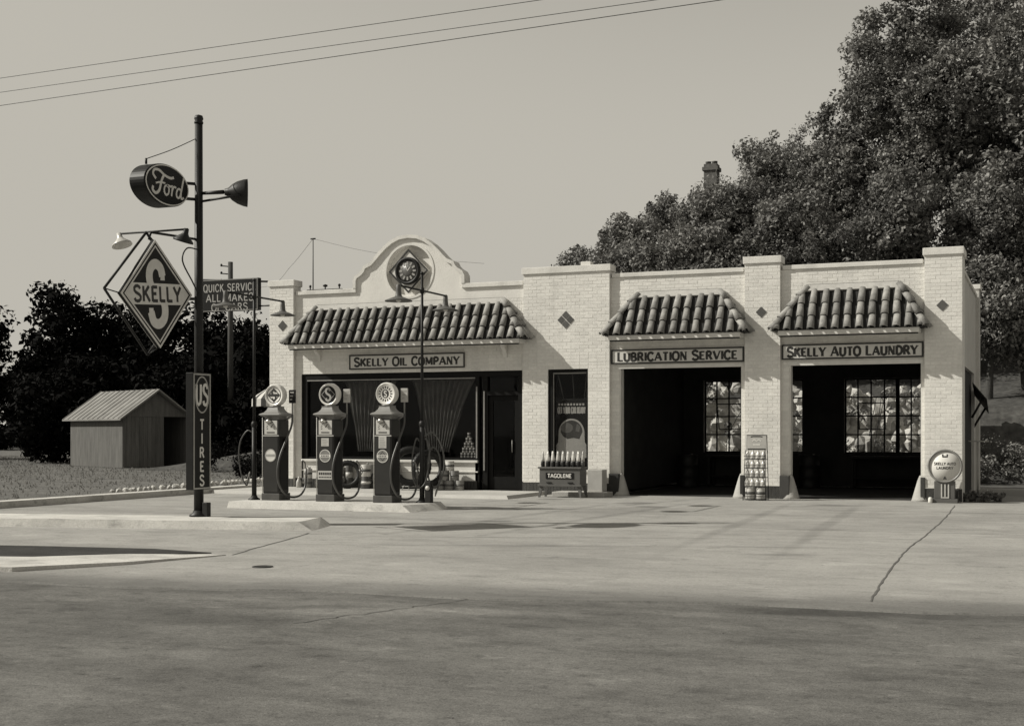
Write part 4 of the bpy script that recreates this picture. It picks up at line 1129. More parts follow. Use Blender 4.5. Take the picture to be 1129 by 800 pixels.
def gas_pump(x, y, label, globe):
    t = thing('gas_pump', (x, y, .13), label, 'gas pump', 'gas pumps on the island')
    g = lambda: MB()
    O = lambda a, b, c: (x + a, y + b, .13 + c)
    def bx(m, x0, x1, y0, y1, z0, z1, b=.012): return m.bbox(x + x0, x + x1, y + y0, y + y1, .13 + z0, .13 + z1, b)
    m_ = g(); bx(m_, -.21, .21, -.20, .20, 0, .14, .01); m_.build('plinth', 'pump_plinth', t)
    m_ = g(); bx(m_, -.19, .19, -.18, .18, .14, 1.62, .022); body = m_.build('body', 'pump_paint', t)
    m_ = g(); bx(m_, .1905, .198, -.145, .145, .2, 1.28, .003); m_.build('side_panel', 'pump_dark', body)
    m_ = g(); bx(m_, -.165, .165, -.19, -.1805, .17, 1.27, .004); m_.build('front_panel', 'pump_paint', body)
    m_ = g(); bx(m_, -.19, .19, -.192, -.178, 1.285, 1.305, .003); m_.build('trim', 'steel_bright', body)
    # dial compartment
    m_ = g(); bx(m_, -.15, .15, -.186, -.17, 1.32, 1.60, .004); dl = m_.build('dial', 'enamel', t)
    m_ = g(); fr = frame(O(0, -.187, 1.46)); 
    for (a, b, w) in ((.0, .11, .10), (.0, -.10, .18)): stroke(m_, [(-w / 2, b), (w / 2, b)], .02, fr, 0, .003)
    for k in range(11):
        a = R(200 - 22 * k); stroke(m_, [(.075 * math.cos(a), .075 * math.sin(a)), (.10 * math.cos(a), .10 * math.sin(a))], .011, fr, 0, .003)
    stroke(m_, [(0, 0), (.05, .055)], .012, fr, 0, .004); m_.build('dial_mark', 'letter_dark', dl)
    m_ = g(); m_.cyl(O(-.19, -.19, .14), O(-.19, -.19, 1.66), .008, n=6); m_.build('corner_strip', 'steel_bright', body)
    # lamp hood: concave flared roof
    m_ = g(); secs = [(.17, 1.60), (.17, 1.665), (.25, 1.70), (.268, 1.715), (.25, 1.735), (.185, 1.765), (.145, 1.81), (.125, 1.86), (.135, 1.885)]
    v = []
    for s2, z in secs:
        c_ = s2 * .12
        v += [O(a, b, z) for a, b in ((-s2 + c_, -s2 * .92), (s2 - c_, -s2 * .92), (s2, -s2 * .92 + c_), (s2, s2 * .92 - c_), (s2 - c_, s2 * .92), (-s2 + c_, s2 * .92), (-s2, s2 * .92 - c_), (-s2, -s2 * .92 + c_))]
    m_.add(v, [(i * 8 + k, i * 8 + (k + 1) % 8, i * 8 + 8 + (k + 1) % 8, i * 8 + 8 + k) for i in range(len(secs) - 1) for k in range(8)] + [tuple(range(8)), tuple(len(secs) * 8 - 8 + k for k in range(8))])
    m_.build('hood', 'pump_hood', t)
    # reading lamp under the hood
    m_ = g(); m_.lathe(O(-.04, -.19, 1.56), [(.075, 0), (.05, .05), (.02, .085), (0, .09)], 14); m_.build('dial_lamp', 'chrome', t)
    # globe
    m_ = g(); zc = 2.11
    m_.lathe(O(0, .095, zc), [(.10, 0), (.18, .004), (.215, .025), (.225, .06), (.225, .13), (.215, .165), (.20, .178), (.195, .172), (0, .172)], 36, (0, -1, 0)); gl_ = m_.build('globe', 'milk_glass', t)
    m_ = g(); m_.lathe(O(0, 0, 1.88), [(.13, 0), (.10, .02), (.09, .03)], 18); m_.build('globe_collar', 'pump_hood', t)
    fr = frame(O(0, -.0775, zc)); D = lambda h: [(-h, 0), (0, -h), (h, 0), (0, h)]
    S2 = lambda s_: [(a * s_ * .75 - .31 * s_ * .75, b * s_ - .5 * s_) for a, b in [tuple(p[:2]) for p in spline([Vector((x_, y_, 0)) for x_, y_ in S_], 3)]]
    if globe == 0:
        m_ = g(); ring(m_, fr, ell(.165, .165, 36), .014, -.001, .002); ring(m_, fr, D(.145), .016, -.001, .003); stroke(m_, [(-.13, .0), (.13, .0)], .05, fr, -.001, .0036); stroke(m_, S2(.20), .035, fr, -.001, .0042); m_.build('globe_print', 'letter_dark', gl_)
    elif globe == 1:
        m_ = g(); m_.slab(ell(.172, .172, 36), fr, -.001, .002); m_.build('globe_print', 'sign_dark', gl_)
        m_ = g(); stroke(m_, S2(.24), .042, fr, .001, .004); ring(m_, fr, D(.155), .01, .001, .0035); m_.build('globe_emblem', 'letter_grey', gl_)
    else:
        m_ = g(); m_.slab(ell(.075, .085, 24), fr, -.001, .002)
        for k in range(16):
            a = 2 * math.pi * k / 16; stroke(m_, [(.105 * math.cos(a), .105 * math.sin(a)), (.15 * math.cos(a), .15 * math.sin(a))], .022, fr, -.001, .0022)
        m_.build('globe_print', 'letter_dark', gl_)
        m_ = g(); stroke(m_, S2(.11), .022, fr, .001, .004); m_.build('globe_emblem', 'letter_white', gl_)
    # round badge and cards on the front
    fr = frame(O(0, -.1905, .90)); m_ = g(); m_.slab(ell(.128, .128, 36), fr, -.002, .004); bd_ = m_.build('badge', 'letter_white' if globe == 0 else 'pump_hood', t)
    m_ = g(); ring(m_, fr, ell(.125, .125, 36), .012, .002, .006); stroke(m_, [(-.12, 0), (.12, 0)], .05, fr, .002, .0064)
    if globe != 0: m_.build('badge_print', 'letter_white', bd_); m_ = g()
    for k in range(5): stroke(m_, [(-.085 + k * .036, 0), (-.062 + k * .036, 0)], .026, fr, .006, .0075)
    if globe == 2: ring(m_, fr, D(.09), .01, .002, .0055)
    m_.build('badge_print', 'letter_dark' if globe else 'letter_grey', bd_)
    if globe:
        fr2 = frame(O(0, -.1905, 1.17)); hh = .08 if globe == 1 else .115
        m_ = g(); m_.slab([(-.085, -hh), (.085, -hh), (.085, hh), (-.085, hh)], fr2, -.002, .005); cd = m_.build('notice', 'paper', t)
        m_ = g()
        for k in range(4 if globe == 1 else 6): stroke(m_, [(-.06, hh - .035 - k * .034), (rnd.uniform(.02, .065), hh - .035 - k * .034)], .012, fr2, .004, .007)
        m_.build('notice_print', 'letter_grey', cd)
    if globe == 1:
        fr2 = frame(O(0, -.1905, .52)); m_ = g(); m_.slab([(-.165, -.085), (.165, -.085), (.165, .085), (-.165, .085)], fr2, -.002, .005); cd = m_.build('notice', 'paper', t)
        m_ = g(); letters(m_, "TAX", fr2, .05, .2, 1, .16, False, -.07, .035) if False else None
        for k in range(6): stroke(m_, [(-.14 + k * .048, .03), (-.105 + k * .048, .03)], .05, fr2, .004, .007)
        for k in range(8): stroke(m_, [(-.14 + k * .036, -.04), (-.115 + k * .036, -.04)], .025, fr2, .004, .007)
        m_.build('notice_print', 'letter_dark', cd)
    # price card on a bracket
    m_ = g(); m_.bbox(x + .25, x + .40, y + .08, y + .11, .13 + 1.95, .13 + 2.22, .006); pc = m_.build('price_card', 'card' if globe else 'pump_dark', t)
    m_ = g(); fr2 = frame(O(.325, .079, 2.085)); 
    for k in range(3): stroke(m_, [(-.045, .08 - k * .07), (.045 - .02 * k, .08 - k * .07)], .03, fr2, -.001, .003)
    m_.build('price_print', 'letter_grey', pc)
    m_ = g(); m_.cyl(O(.325, .095, 1.70), O(.325, .095, 1.96), .016, n=8); m_.cyl(O(.19, .08, 1.62), O(.325, .095, 1.70), .022, n=8); m_.build('hose_arm', 'steel_grey', t)
    # hose and nozzle
    m_ = g(); P_ = [O(.325, .095, 1.72), O(.33, .06, 1.5), O(.30, -.10, 1.2), O(.27, -.27, .88), O(.26, -.34, .60), O(.27, -.30, .33), O(.30, -.12, .12), O(.33, .12, .055), O(.36, .36, .10), O(.37, .50, .26), O(.37, .54, .48)]
    m_.tube(spline(P_, 8), .021, 8); hs = m_.build('hose', 'hose_rubber', t)
    m_ = g(); m_.cyl(O(.37, .54, .45), O(.37, .53, .62), .026, .022, 10); m_.tube(spline([O(.37, .53, .62), O(.36, .5, .74), O(.34, .42, .80)], 5), .015, 8); m_.tube(spline([O(.37, .57, .5), O(.40, .60, .6), O(.38, .55, .68)], 5), .008, 6); m_.build('nozzle', 'steel_grey', hs)
    m_ = g(); m_.bbox(x + .19, x + .24, y - .02, y + .10, .13 + 1.0, .13 + 1.25, .01); m_.build('nozzle_rest', 'pump_dark', body)
    return t
gas_pump(-14.50, 21.90, 'gas pump with white diamond globe and pale badge, nearest the kerb end', 0)
gas_pump(-13.24, 21.90, 'middle gas pump with a dark faced globe and two paper notices', 1)
gas_pump(-11.97, 21.92, 'gas pump with white rayed globe beside the right lamp post', 2)

# ================================================================== IN FRONT OF THE OFFICE
def can(x, y, z, r, h, label, group, mt='can_paint', spout=False):
    t = thing('oil_can', (x, y, z), label, 'can', group)
    m_ = MB(); m_.lathe((x, y, z), [(r * .97, 0), (r, .008), (r, h * .33), (r * 1.02, h * .345), (r, h * .36), (r, h * .64), (r * 1.02, h * .655), (r, h * .67), (r, h - .008), (r * .97, h), (r * .9, h - .006), (0, h - .006)], 20); m_.build('body', mt, t)
    m_ = MB(); m_.lathe((x, y, z + h * .40), [(r + .0012, 0), (r + .0012, h * .22)], 20); m_.build('label_band', 'can_band' if mt != 'can_band' else 'can_light', t)
    if spout:
        m_ = MB(); m_.lathe((x + r * .4, y, z + h - .004), [(.025, 0), (.025, .03), (.018, .05), (0, .055)], 10); m_.build('spout', 'steel_grey', t)
    return t
W = .078
for x, w_ in ((-13.90, 'left'), (-13.64, 'middle'), (-13.38, 'right')): can(x, 28.15 + rnd.uniform(-.02, .02), W, .11, .235, w_ + ' oil can in the bottom row of the can pyramid by the door', 'pyramid of oil cans')
for x, w_ in ((-13.77, 'left'), (-13.51, 'right')): can(x, 28.15, W + .237, .11, .235, w_ + ' oil can in the second row of the can pyramid by the door', 'pyramid of oil cans')
can(-13.64, 28.15, W + .474, .11, .235, 'pale oil can on top of the can pyramid by the door', 'pyramid of oil cans', 'can_light')
def jug(x, y, z, h, r, label, group, mt='bottle'):
    t = thing('oil_bottle', (x, y, z), label, 'bottle', group)
    m_ = MB(); m_.lathe((x, y, z), [(r * .9, 0), (r, .01), (r, h * .48), (r * .86, h * .58), (r * .42, h * .80), (r * .34, h * .86)], 14); m_.build('body', mt, t)
    m_ = MB(); m_.lathe((x, y, z + h * .86), [(r * .40, 0), (r * .34, h * .05), (r * .26, h * .14), (0, h * .14)], 10); m_.build('spout_cap', 'bottle_neck', t)
    return t
L1 = 'oil jar on the walk under the left end of the office window'
for x, w_ in ((-17.98, 'leftmost '), (-17.71, 'second '), (-17.44, 'third ')): jug(x, 28.2, W, .27, .07, w_ + L1, 'oil jars under the office window', 'can_light')
can(-17.60, 28.05, W, .10, .24, 'single oil can in front of the jars at the left end of the office window', 'loose oil cans')
can(-17.60, 28.05, W + .242, .10, .24, 'oil can stacked on another at the left end of the office window', 'loose oil cans', 'can_light', True)
can(-17.15, 28.15, W, .12, .30, 'stout dark can left of the middle gas pump', 'loose oil cans', 'can_band')
can(-15.95, 28.1, W, .12, .30, 'dark can under a pale one between the middle and right pumps', 'loose oil cans', 'can_band')
can(-15.95, 28.1, W + .302, .12, .30, 'pale spouted can stacked on a dark can between two pumps', 'loose oil cans', 'can_light', True)
jug(-15.66, 28.2, W, .34, .09, 'pale oil jar just left of the right gas pump', 'oil jars under the office window', 'can_light')
can(-15.38, 28.2, W, .11, .24, 'oil can hidden partly behind the right gas pump', 'loose oil cans')
can(-15.38, 28.2, W + .242, .11, .24, 'upper oil can of the stack behind the right gas pump', 'loose oil cans', 'can_light')
WORDS = ('leftmost dark can in the row under the office window', 'second dark can in the row under the office window', 'third can in the row under the office window, just right of the left pump', 'fourth can in the row under the office window, behind the middle pump', 'fifth can in the row under the office window, right of the middle pump', 'sixth can in the row under the office window', 'last can in the row under the office window, behind the right pump')
for k, x in enumerate((-17.85, -17.32, -16.98, -16.78, -16.12, -15.80, -15.15)):
    can(x, 28.33, W, .095, rnd.choice((.24, .30, .36)), WORDS[k], 'row of cans under the window', ('can_band', 'can_paint')[k % 2], k % 3 == 0)
WORD2 = ('leftmost', 'second', 'third', 'fourth', 'fifth')
for k, (x, h_) in enumerate(((-17.15, .28), (-16.88, .22), (-16.62, .30), (-15.98, .26), (-15.28, .30))):
    can(x, 28.42, W + .0, .09, h_ + .34, WORD2[k] + ' tall dark can against the sill wall of the office window', 'tall cans against the sill', ('can_band', 'can_paint')[k % 2])
def tyre(name, x, y, z, r, yaw, lean, label, group=None, mt='rubber', w=.085):
    t = thing(name, (x, y, z), label, 'tire', group)
    t.rotation_euler = (0, 0, 0)
    m_ = MB(); pr = [(r * .66, -w * .6), (r * .70, -w * .85), (r * .82, -w), (r * .93, -w * .85), (r * .985, -w * .5), (r, 0), (r * .985, w * .5), (r * .93, w * .85), (r * .82, w), (r * .70, w * .85), (r * .66, w * .6), (r * .66, -w * .6)]
    ax = Vector((math.cos(yaw) * math.cos(lean), math.sin(yaw) * math.cos(lean), math.sin(lean)))
    m_.lathe((x, y, z + r * math.cos(lean)), pr, 40, ax, caps=False)
    k = m_.build('casing', mt, t)
    m_ = MB()
    for i in range(30):
        a = 2 * math.pi * i / 30; u = ax.orthogonal().normalized(); wv = ax.cross(u)
        c_ = Vector((x, y, z + r * math.cos(lean))) + (u * math.cos(a) + wv * math.sin(a)) * (r * .995)
        d1 = (u * -math.sin(a) + wv * math.cos(a)); m_.cyl(c_ - ax * w * .5 - d1 * .012, c_ + ax * w * .5 + d1 * .012, .010, n=4)
    m_.build('tread', mt, k)
    return t
tyre('tire', -14.50, 27.75, .17, .50, R(-62), R(10), 'black tyre on a display stand behind the right lamp post', 'display tyres')
tyre('tire', -14.12, 27.95, .15, .46, R(-35), R(6), 'second black tyre turned edgewise behind the coiled hose', 'display tyres')
tyre('tire', -16.42, 28.0, W, .36, R(-70), R(12), 'small black tyre leaning below the window between two pumps', 'display tyres')
stn = thing('tire_stand', (-14.4, 27.8, W), 'low metal display stand holding two tyres', 'stand')
m_ = MB()
for xx in (-14.68, -14.05): m_.cyl((xx, 27.6, W), (xx + .05, 27.8, .30), .014, n=6); m_.cyl((xx, 28.0, W), (xx + .05, 27.8, .30), .014, n=6)
m_.cyl((-14.75, 27.75, .165), (-13.95, 27.98, .15), .014, n=6); m_.cyl((-14.68, 27.6, W + .012), (-14.05, 27.6, W + .012), .012, n=6); m_.build('frame', 'steel_grey', stn)
# small cans in a pyramid inside the window
k = 0
for lv, cnt in enumerate((5, 4, 3, 2, 1)):
    for i in range(cnt):
        can(-13.42 + (i - (cnt - 1) / 2) * .095, 28.80, .862 + lv * .125, .042, .122, 'tiny can, ' + ORD[i] + ' from the left in ' + ('the bottom row', 'the second row', 'the third row', 'the fourth row', 'the top row')[lv] + ' of the pyramid inside the window', 'small cans in the window', 'can_light')
dsb = thing('display_shelf', (-15.5, 28.9, .80), 'narrow display shelf behind the office window glass', 'shelf')
m_ = MB(); m_.bbox(-17.9, -13.2, 28.66, 29.1, .79, .86, .006); m_.build('board', 'wood_dark', dsb)
m_ = MB(); m_.box(-17.9, -13.2, 28.80, 28.84, .085, .79); m_.build('apron_board', 'wood_dark', dsb)
# paper streamers fanned inside the glass
def fan(name, x0, x1, zt, cx, zb, n, y, label, group, jit=.05):
    t = thing(name, ((x0 + x1) / 2, y, zb), label, 'streamers', group)
    for i in range(n):
        f_ = i / (n - 1); xt = x0 + (x1 - x0) * f_; xb = cx + (f_ - .5) * .38 + rnd.uniform(-jit, jit)
        m_ = MB(); P_ = []
        for k in range(9):
            s2 = k / 8; P_.append((xt + (xb - xt) * s2 ** .85, y + .03 * math.sin(3 * s2 + i), zt + (zb - zt) * s2))
        w_ = .016; v = []
        for k, p in enumerate(P_):
            a = .6 * math.sin(k * 1.1 + i); v += [(p[0] - w_ * math.cos(a), p[1] - w_ * math.sin(a), p[2]), (p[0] + w_ * math.cos(a), p[1] + w_ * math.sin(a), p[2])]
        m_.add(v, [(2 * k, 2 * k + 1, 2 * k + 3, 2 * k + 2) for k in range(8)]); m_.build('ribbon', 'streamer', t)
    return t
def curtain(x0, x1, zt, cx, half, zb, y, pleats, label):
    t = thing('curtain', ((x0 + x1) / 2, y, zb), label, 'curtain', 'gathered window curtains')
    m_ = MB(); nu, nv = pleats * 6, 12; v = []
    for j in range(nv + 1):
        s2 = j / nv; e_ = s2 ** .8
        for i in range(nu + 1):
            f_ = i / nu; xt = x0 + (x1 - x0) * f_; xb = cx + (f_ - .5) * 2 * half
            amp = .045 * (1 - .35 * e_) * (1 + .3 * math.sin(i * .9))
            v.append((xt + (xb - xt) * e_ + .012 * math.sin(i * 2.1 + j), y + amp * math.sin(2 * math.pi * pleats * f_ + .4 * math.sin(3 * s2)), zt + (zb - zt) * s2))
    m_.add(v, [(j * (nu + 1) + i, j * (nu + 1) + i + 1, (j + 1) * (nu + 1) + i + 1, (j + 1) * (nu + 1) + i) for j in range(nv) for i in range(nu)], True)
    m_.build('cloth', 'drape', t)
    m_ = MB(); m_.cyl((x0 - .05, y, zt + .01), (x1 + .05, y, zt + .01), .012, n=6); m_.build('rod', 'steel_mid', t)
curtain(-15.00, -13.25, 2.79, -14.25, .30, 1.0, 28.76, 11, 'pleated curtain gathered in the office window beside the door')
curtain(-16.95, -15.45, 2.79, -16.3, .26, 1.0, 28.76, 9, 'pleated curtain gathered in the office window between two pump globes')
fan('paper_streamers', -10.98, -10.25, 2.88, -10.55, 1.8, 3, 28.62, 'three pale streamers in the narrow window above the poster', 'window streamers')
# poster in the narrow window
po = thing('poster', (-10.6, 28.56, .70), 'dark window poster with white lettering over a domed car picture', 'poster')
m_ = MB(); m_.box(-11.02, -10.19, 28.56, 28.575, .70, 2.30); m_.build('sheet', 'poster_dark', po)
fr = frame((-10.605, 28.5595, 1.5)); m_ = MB()
letters(m_, "GET YOUR CAR READY", fr, .15, .2, .8, .16, False, 0, .52, 1, .70); 
for k in range(9): stroke(m_, [(-.34 + k * .077, .66), (-.29 + k * .077, .66)], .05, fr, 0, .002)
m_.build('lettering', 'letter_white', po)
m_ = MB(); m_.slab([(.33 * math.cos(a), .34 * math.sin(a) - .02) for a in [math.pi * k / 24 for k in range(25)]] + [(-.34, -.25), (-.39, -.32), (-.39, -.62), (.39, -.62), (.39, -.32), (.34, -.25)], fr, 0, .002); m_.build('picture', 'letter_white', po)
m_ = MB(); m_.slab([(.28 * math.cos(a), .28 * math.sin(a) - .0) for a in [math.pi * k / 20 for k in range(21)]] + [(-.22, -.10), (-.1, -.17), (.05, -.14), (.2, -.17)], fr, .0015, .003); m_.build('picture_shade', 'cabinet', po)
m_ = MB(); m_.slab([(-.12 + .16 * math.cos(a), .10 + .12 * math.sin(a)) for a in [2 * math.pi * k / 16 for k in range(16)]], fr, .0025, .004); m_.slab([(.10, .02), (.2, .0), (.22, .14), (.14, .2)], fr, .0025, .0041); m_.build('picture_light', 'steel_grey', po)

# --- lubricant cabinet with bottles on top
cb_ = thing('oil_cabinet', (-10.35, 27.35, 0), 'grey steel oil cabinet on splayed legs below the narrow window', 'cabinet')
m_ = MB(); m_.bbox(-10.86, -9.86, 27.12, 27.55, .27, .66, .012); m_.build('body', 'cabinet', cb_)
m_ = MB(); m_.bbox(-10.89, -9.83, 27.09, 27.58, .66, .70, .006); m_.build('top', 'cabinet', cb_)
m_ = MB(); m_.bbox(-10.89, -9.83, 27.09, 27.125, .255, .30, .005); m_.build('ledge', 'cabinet', cb_)
for sx, sy in ((-1, -1), (1, -1), (-1, 1), (1, 1)):
    m_ = MB(); cx, cy = -10.36 + sx * .46, 27.335 + sy * .17
    m_.hull([(cx + sx * .05 - .02, cy + sy * .03 - .02, 0), (cx + sx * .05 + .02, cy + sy * .03 - .02, 0), (cx + sx * .05 + .02, cy + sy * .03 + .02, 0), (cx + sx * .05 - .02, cy + sy * .03 + .02, 0)],
            [(cx - .045, cy - .03, .27), (cx + .045, cy - .03, .27), (cx + .045, cy + .03, .27), (cx - .045, cy + .03, .27)]); m_.build('leg', 'cabinet', cb_)
m_ = MB(); m_.bbox(-10.70, -10.02, 27.108, 27.121, .43, .57, .003); np_ = m_.build('name_plate', 'sign_dark', cb_)
m_ = MB(); letters(m_, "TAGOLENE", frame((-10.36, 27.1078, .50)), .085, .24, 1.15, .14, False, 0, 0, 1, .58); m_.build('lettering', 'letter_white', np_)
m_ = MB()
for hx in (-10.62, -10.10): m_.bbox(hx - .06, hx + .06, 27.09, 27.12, .33, .355, .005)
m_.build('handle', 'steel_dark', cb_)
for r_i in range(2):
    for c_i in range(8):
        t = thing('oil_bottle', (-10.80 + c_i * .125 + r_i * .03, 27.20 + r_i * .2, .70), 'slim oil bottle, ' + ORD[c_i] + ' from the left in the ' + ('front', 'back') [r_i] + ' row on the steel cabinet', 'bottle', 'bottles on the oil cabinet')
        x, y, z = t.location
        m_ = MB(); m_.lathe((x, y, z), [(.042, 0), (.046, .01), (.046, .10), (.04, .13)], 12); m_.build('body', 'rubber' if r_i == 0 else 'can_band', t)
        m_ = MB(); m_.lathe((x, y, z + .128), [(.04, 0), (.036, .06), (.02, .16), (.011, .23), (0, .232)], 12); m_.build('spout', 'bottle', t)
bxs = thing('carton', (-9.72, 27.9, .1), 'pale carton standing between the oil cabinet and the middle bay', 'box')
m_ = MB(); m_.bbox(-9.98, -9.62, 27.95, 28.3, .102, .62, .008); m_.build('carton_body', 'card', bxs)
m_ = MB(); m_.box(-9.985, -9.615, 28.1, 28.15, .615, .6235); m_.build('tape', 'paper', bxs)
stp = MB(); stp.bbox(-10.80, -9.50, 27.75, 28.39, -.02, .10, .015); struct(stp, 'step', 'walk')

# --- wheel guards at the bay jambs
for gx, x_edge, lab in ((-9.37, -9.59, 'concrete wheel guard at the left jamb of the middle bay'), (-6.45, -6.36, 'concrete wheel guard at the right jamb of the middle bay'), (-5.36, -5.55, 'concrete wheel guard at the left jamb of the right bay'), (-2.50, -2.43, 'concrete wheel guard at the right jamb of the right bay')):
    t = thing('wheel_guard', (gx, 28.46, 0), lab, 'guard', 'concrete wheel guards')
    m_ = MB(); m_.lathe((gx, 28.56, -.01), [(.23, 0), (.205, .06), (.09, .46), (.05, .56), (0, .58)], 18); m_.build('cone', 'guard_concrete', t)
    m_ = MB(); m_.bbox(min(gx, x_edge) - .012, max(gx, x_edge) + .012, 28.37, 28.49, .0, .52, .01); m_.build('back_plate', 'dark_brick', t)

# --- wire rack of oil bottles
rk = thing('bottle_rack', (-5.94, 27.7, 0), 'wire rack with a grey header card between the two bays', 'rack')
m_ = MB(); X0, X1, Y0, Y1 = -6.20, -5.70, 27.52, 27.86
for xx in (X0, X1):
    m_.cyl((xx, Y0, 0), (xx + (.03 if xx == X0 else -.03), Y0 + .1, 1.10), .009, n=6); m_.cyl((xx, Y1, 0), (xx + (.03 if xx == X0 else -.03), Y1 - .06, 1.44), .009, n=6)
m_.build('upright', 'steel_dark', rk)
ZL = (.30, .50, .70, .90)
for z in (.02,) + ZL:
    m_ = MB(); yy = Y0 + .1 * z / 1.1; m_.cyl((X0 + .01, yy, z), (X1 - .01, yy, z), .008, n=6); m_.cyl((X0 + .01, Y1 - .05, z), (X1 - .01, Y1 - .05, z), .008, n=6); m_.cyl((X0 + .01, yy - .005, z + .07), (X1 - .01, yy - .005, z + .07), .006, n=6)
    for k in range(7): xx = X0 + .03 + k * .073; m_.cyl((xx, yy, z), (xx, Y1 - .05, z), .005, n=5)
    m_.build('shelf', 'steel_dark', rk)
m_ = MB(); m_.bbox(-6.165, -5.735, 27.765, 27.785, 1.10, 1.44, .004); hc = m_.build('header_card', 'card', rk)
m_ = MB(); fr = frame((-5.95, 27.7645, 1.27)); stroke(m_, [(-.21, .16), (.21, .16)], .016, fr, -.001, .003); stroke(m_, [(-.13, .12), (-.08, .13), (.08, .13), (.13, .12)], .02, fr, -.001, .003); stroke(m_, [(-.2, -.15), (.2, -.15)], .03, fr, -.001, .003); m_.build('card_print', 'letter_dark', hc)
m_ = MB(); stroke(m_, [tuple(p[:2]) for p in spline([Vector(p) for p in ((-.10, .02, 0), (-.05, .06, 0), (.0, .03, 0), (.05, .06, 0), (.1, .03, 0))], 5)], .02, fr, -.001, .0034); stroke(m_, [(-.08, -.05), (.08, -.05)], .03, fr, -.001, .0034); m_.build('card_print', 'letter_white', hc)
for zi, z in enumerate(ZL):
    for k in range(4):
        jug(-6.125 + k * .117, Y0 + .1 * z / 1.1 + .07, z + .010, .19, .053, 'pale oil bottle, ' + ORD[k] + ' from the left on the ' + ('lowest', 'second', 'third', 'top')[zi] + ' bottle shelf of the wire rack', 'bottles in the wire rack', 'bottle')
for k in range(2): can(-6.07 + k * .24, 27.66, .03, .105, .25, ('left', 'right')[k] + ' pale fat can on the bottom shelf of the wire rack', 'cans in the wire rack', 'can_light')

# --- round sign on a stand by the right corner
rs_ = thing('round_sign', (-1.98, 28.05, 0), 'round white drum sign on a dark stand at the right corner', 'sign')
m_ = MB(); m_.lathe((-1.98, 28.14, .78), [(.33, 0), (.355, .02), (.36, .10), (.35, .155), (.325, .16), (.315, .13), (0, .13)], 44, (0, -1, 0)); m_.build('drum', 'steel_grey', rs_)
m_ = MB(); m_.lathe((-1.98, 28.0085, .78), [(.314, 0), (.314, .004), (0, .004)], 44, (0, -1, 0)); fc = m_.build('face', 'sign_white', rs_)
m_ = MB(); fr = frame((-1.98, 28.0042, .78)); letters(m_, "SKELLY AUTO", fr, .055, .2, 1, .16, False, 0, .05, 1, .44); letters(m_, "LAUNDRY", fr, .055, .2, 1, .16, False, 0, -.04, 1, .34); m_.build('lettering', 'letter_dark', fc)
m_ = MB(); stroke(m_, [(-.045, .25), (-.045, .20), (.045, .20), (.045, .25)], .03, fr, -.001, .004); m_.slab([(-.04, -.28), (.04, -.28), (.0, -.21)], fr, -.001, .004); m_.build('mark', 'letter_dark', fc)
m_ = MB(); m_.bbox(-2.26, -1.72, 27.95, 28.32, .0, .085, .008); m_.bbox(-2.20, -1.78, 28.02, 28.28, .085, .46, .01); stb = m_.build('stand', 'cabinet', rs_)
m_ = MB()
for k in range(3): m_.box(-2.06 + k * .07, -2.035 + k * .07, 28.005, 28.02, .12, .40)
m_.box(-2.06, -1.895, 28.004, 28.02, .10, .125); m_.build('grille', 'steel_bright', stb)
m_ = MB(); m_.lathe((-2.27, 27.93, 0), [(.04, 0), (.045, .02), (.045, .09), (.03, .12), (0, .125)], 12); t = m_.build('paint_pot', 'letter_white'); tag(t, 'small white pot on the ground left of the round sign', 'pot')

# --- pipe post with a cross arm at the far corner
pp = thing('pipe_post', (-1.36, 28.9, 0), 'thin pipe post with a cross arm at the right corner of the building', 'post')
m_ = MB(); m_.cyl((-1.36, 28.9, 0), (-1.36, 28.9, 1.29), .022, n=8); m_.build('shaft', 'steel_grey', pp)
m_ = MB(); m_.cyl((-1.55, 28.88, 1.30), (-1.13, 28.92, 1.30), .014, n=8); m_.build('cross_arm', 'steel_grey', pp)

# --- left of the building: box sign on a bracket from the pier
qs = thing('bracket_sign', (-20.4, 28.7, 4.74), 'dark hanging board advertising quick service beside the left pier', 'sign')
m_ = MB(); m_.bbox(-21.37, -19.50, 28.64, 28.76, 4.74, 5.60, .01); m_.build('board', 'sign_dark', qs)
m_ = MB(); fr = frame((-20.40, 28.639, 5.17)); 
letters(m_, "QUICK SERVICE", fr, .20, .15, .8, .16, False, -.02, .20, 1, 1.66); letters(m_, "ALL MAKES", fr, .20, .15, .95, .16, False, -.02, -.07, 1, 1.5); letters(m_, "OF CARS", fr, .19, .15, .95, .16, False, -.02, -.32, 1, 1.15); m_.build('lettering', 'letter_grey', qs)
m_ = MB(); ring(m_, fr, [(-.93, -.42), (.86, -.42), (.86, .42), (-.93, .42)], .014, -.001, .003); m_.build('border', 'letter_grey', qs)
m_ = MB(); m_.cyl((-21.45, 28.70, 5.63), (-18.98, 28.70, 5.47), .025, n=8); m_.cyl((-19.6, 28.7, 4.85), (-18.98, 28.7, 4.85), .02, n=8); m_.build('bracket', 'steel_dark', qs)
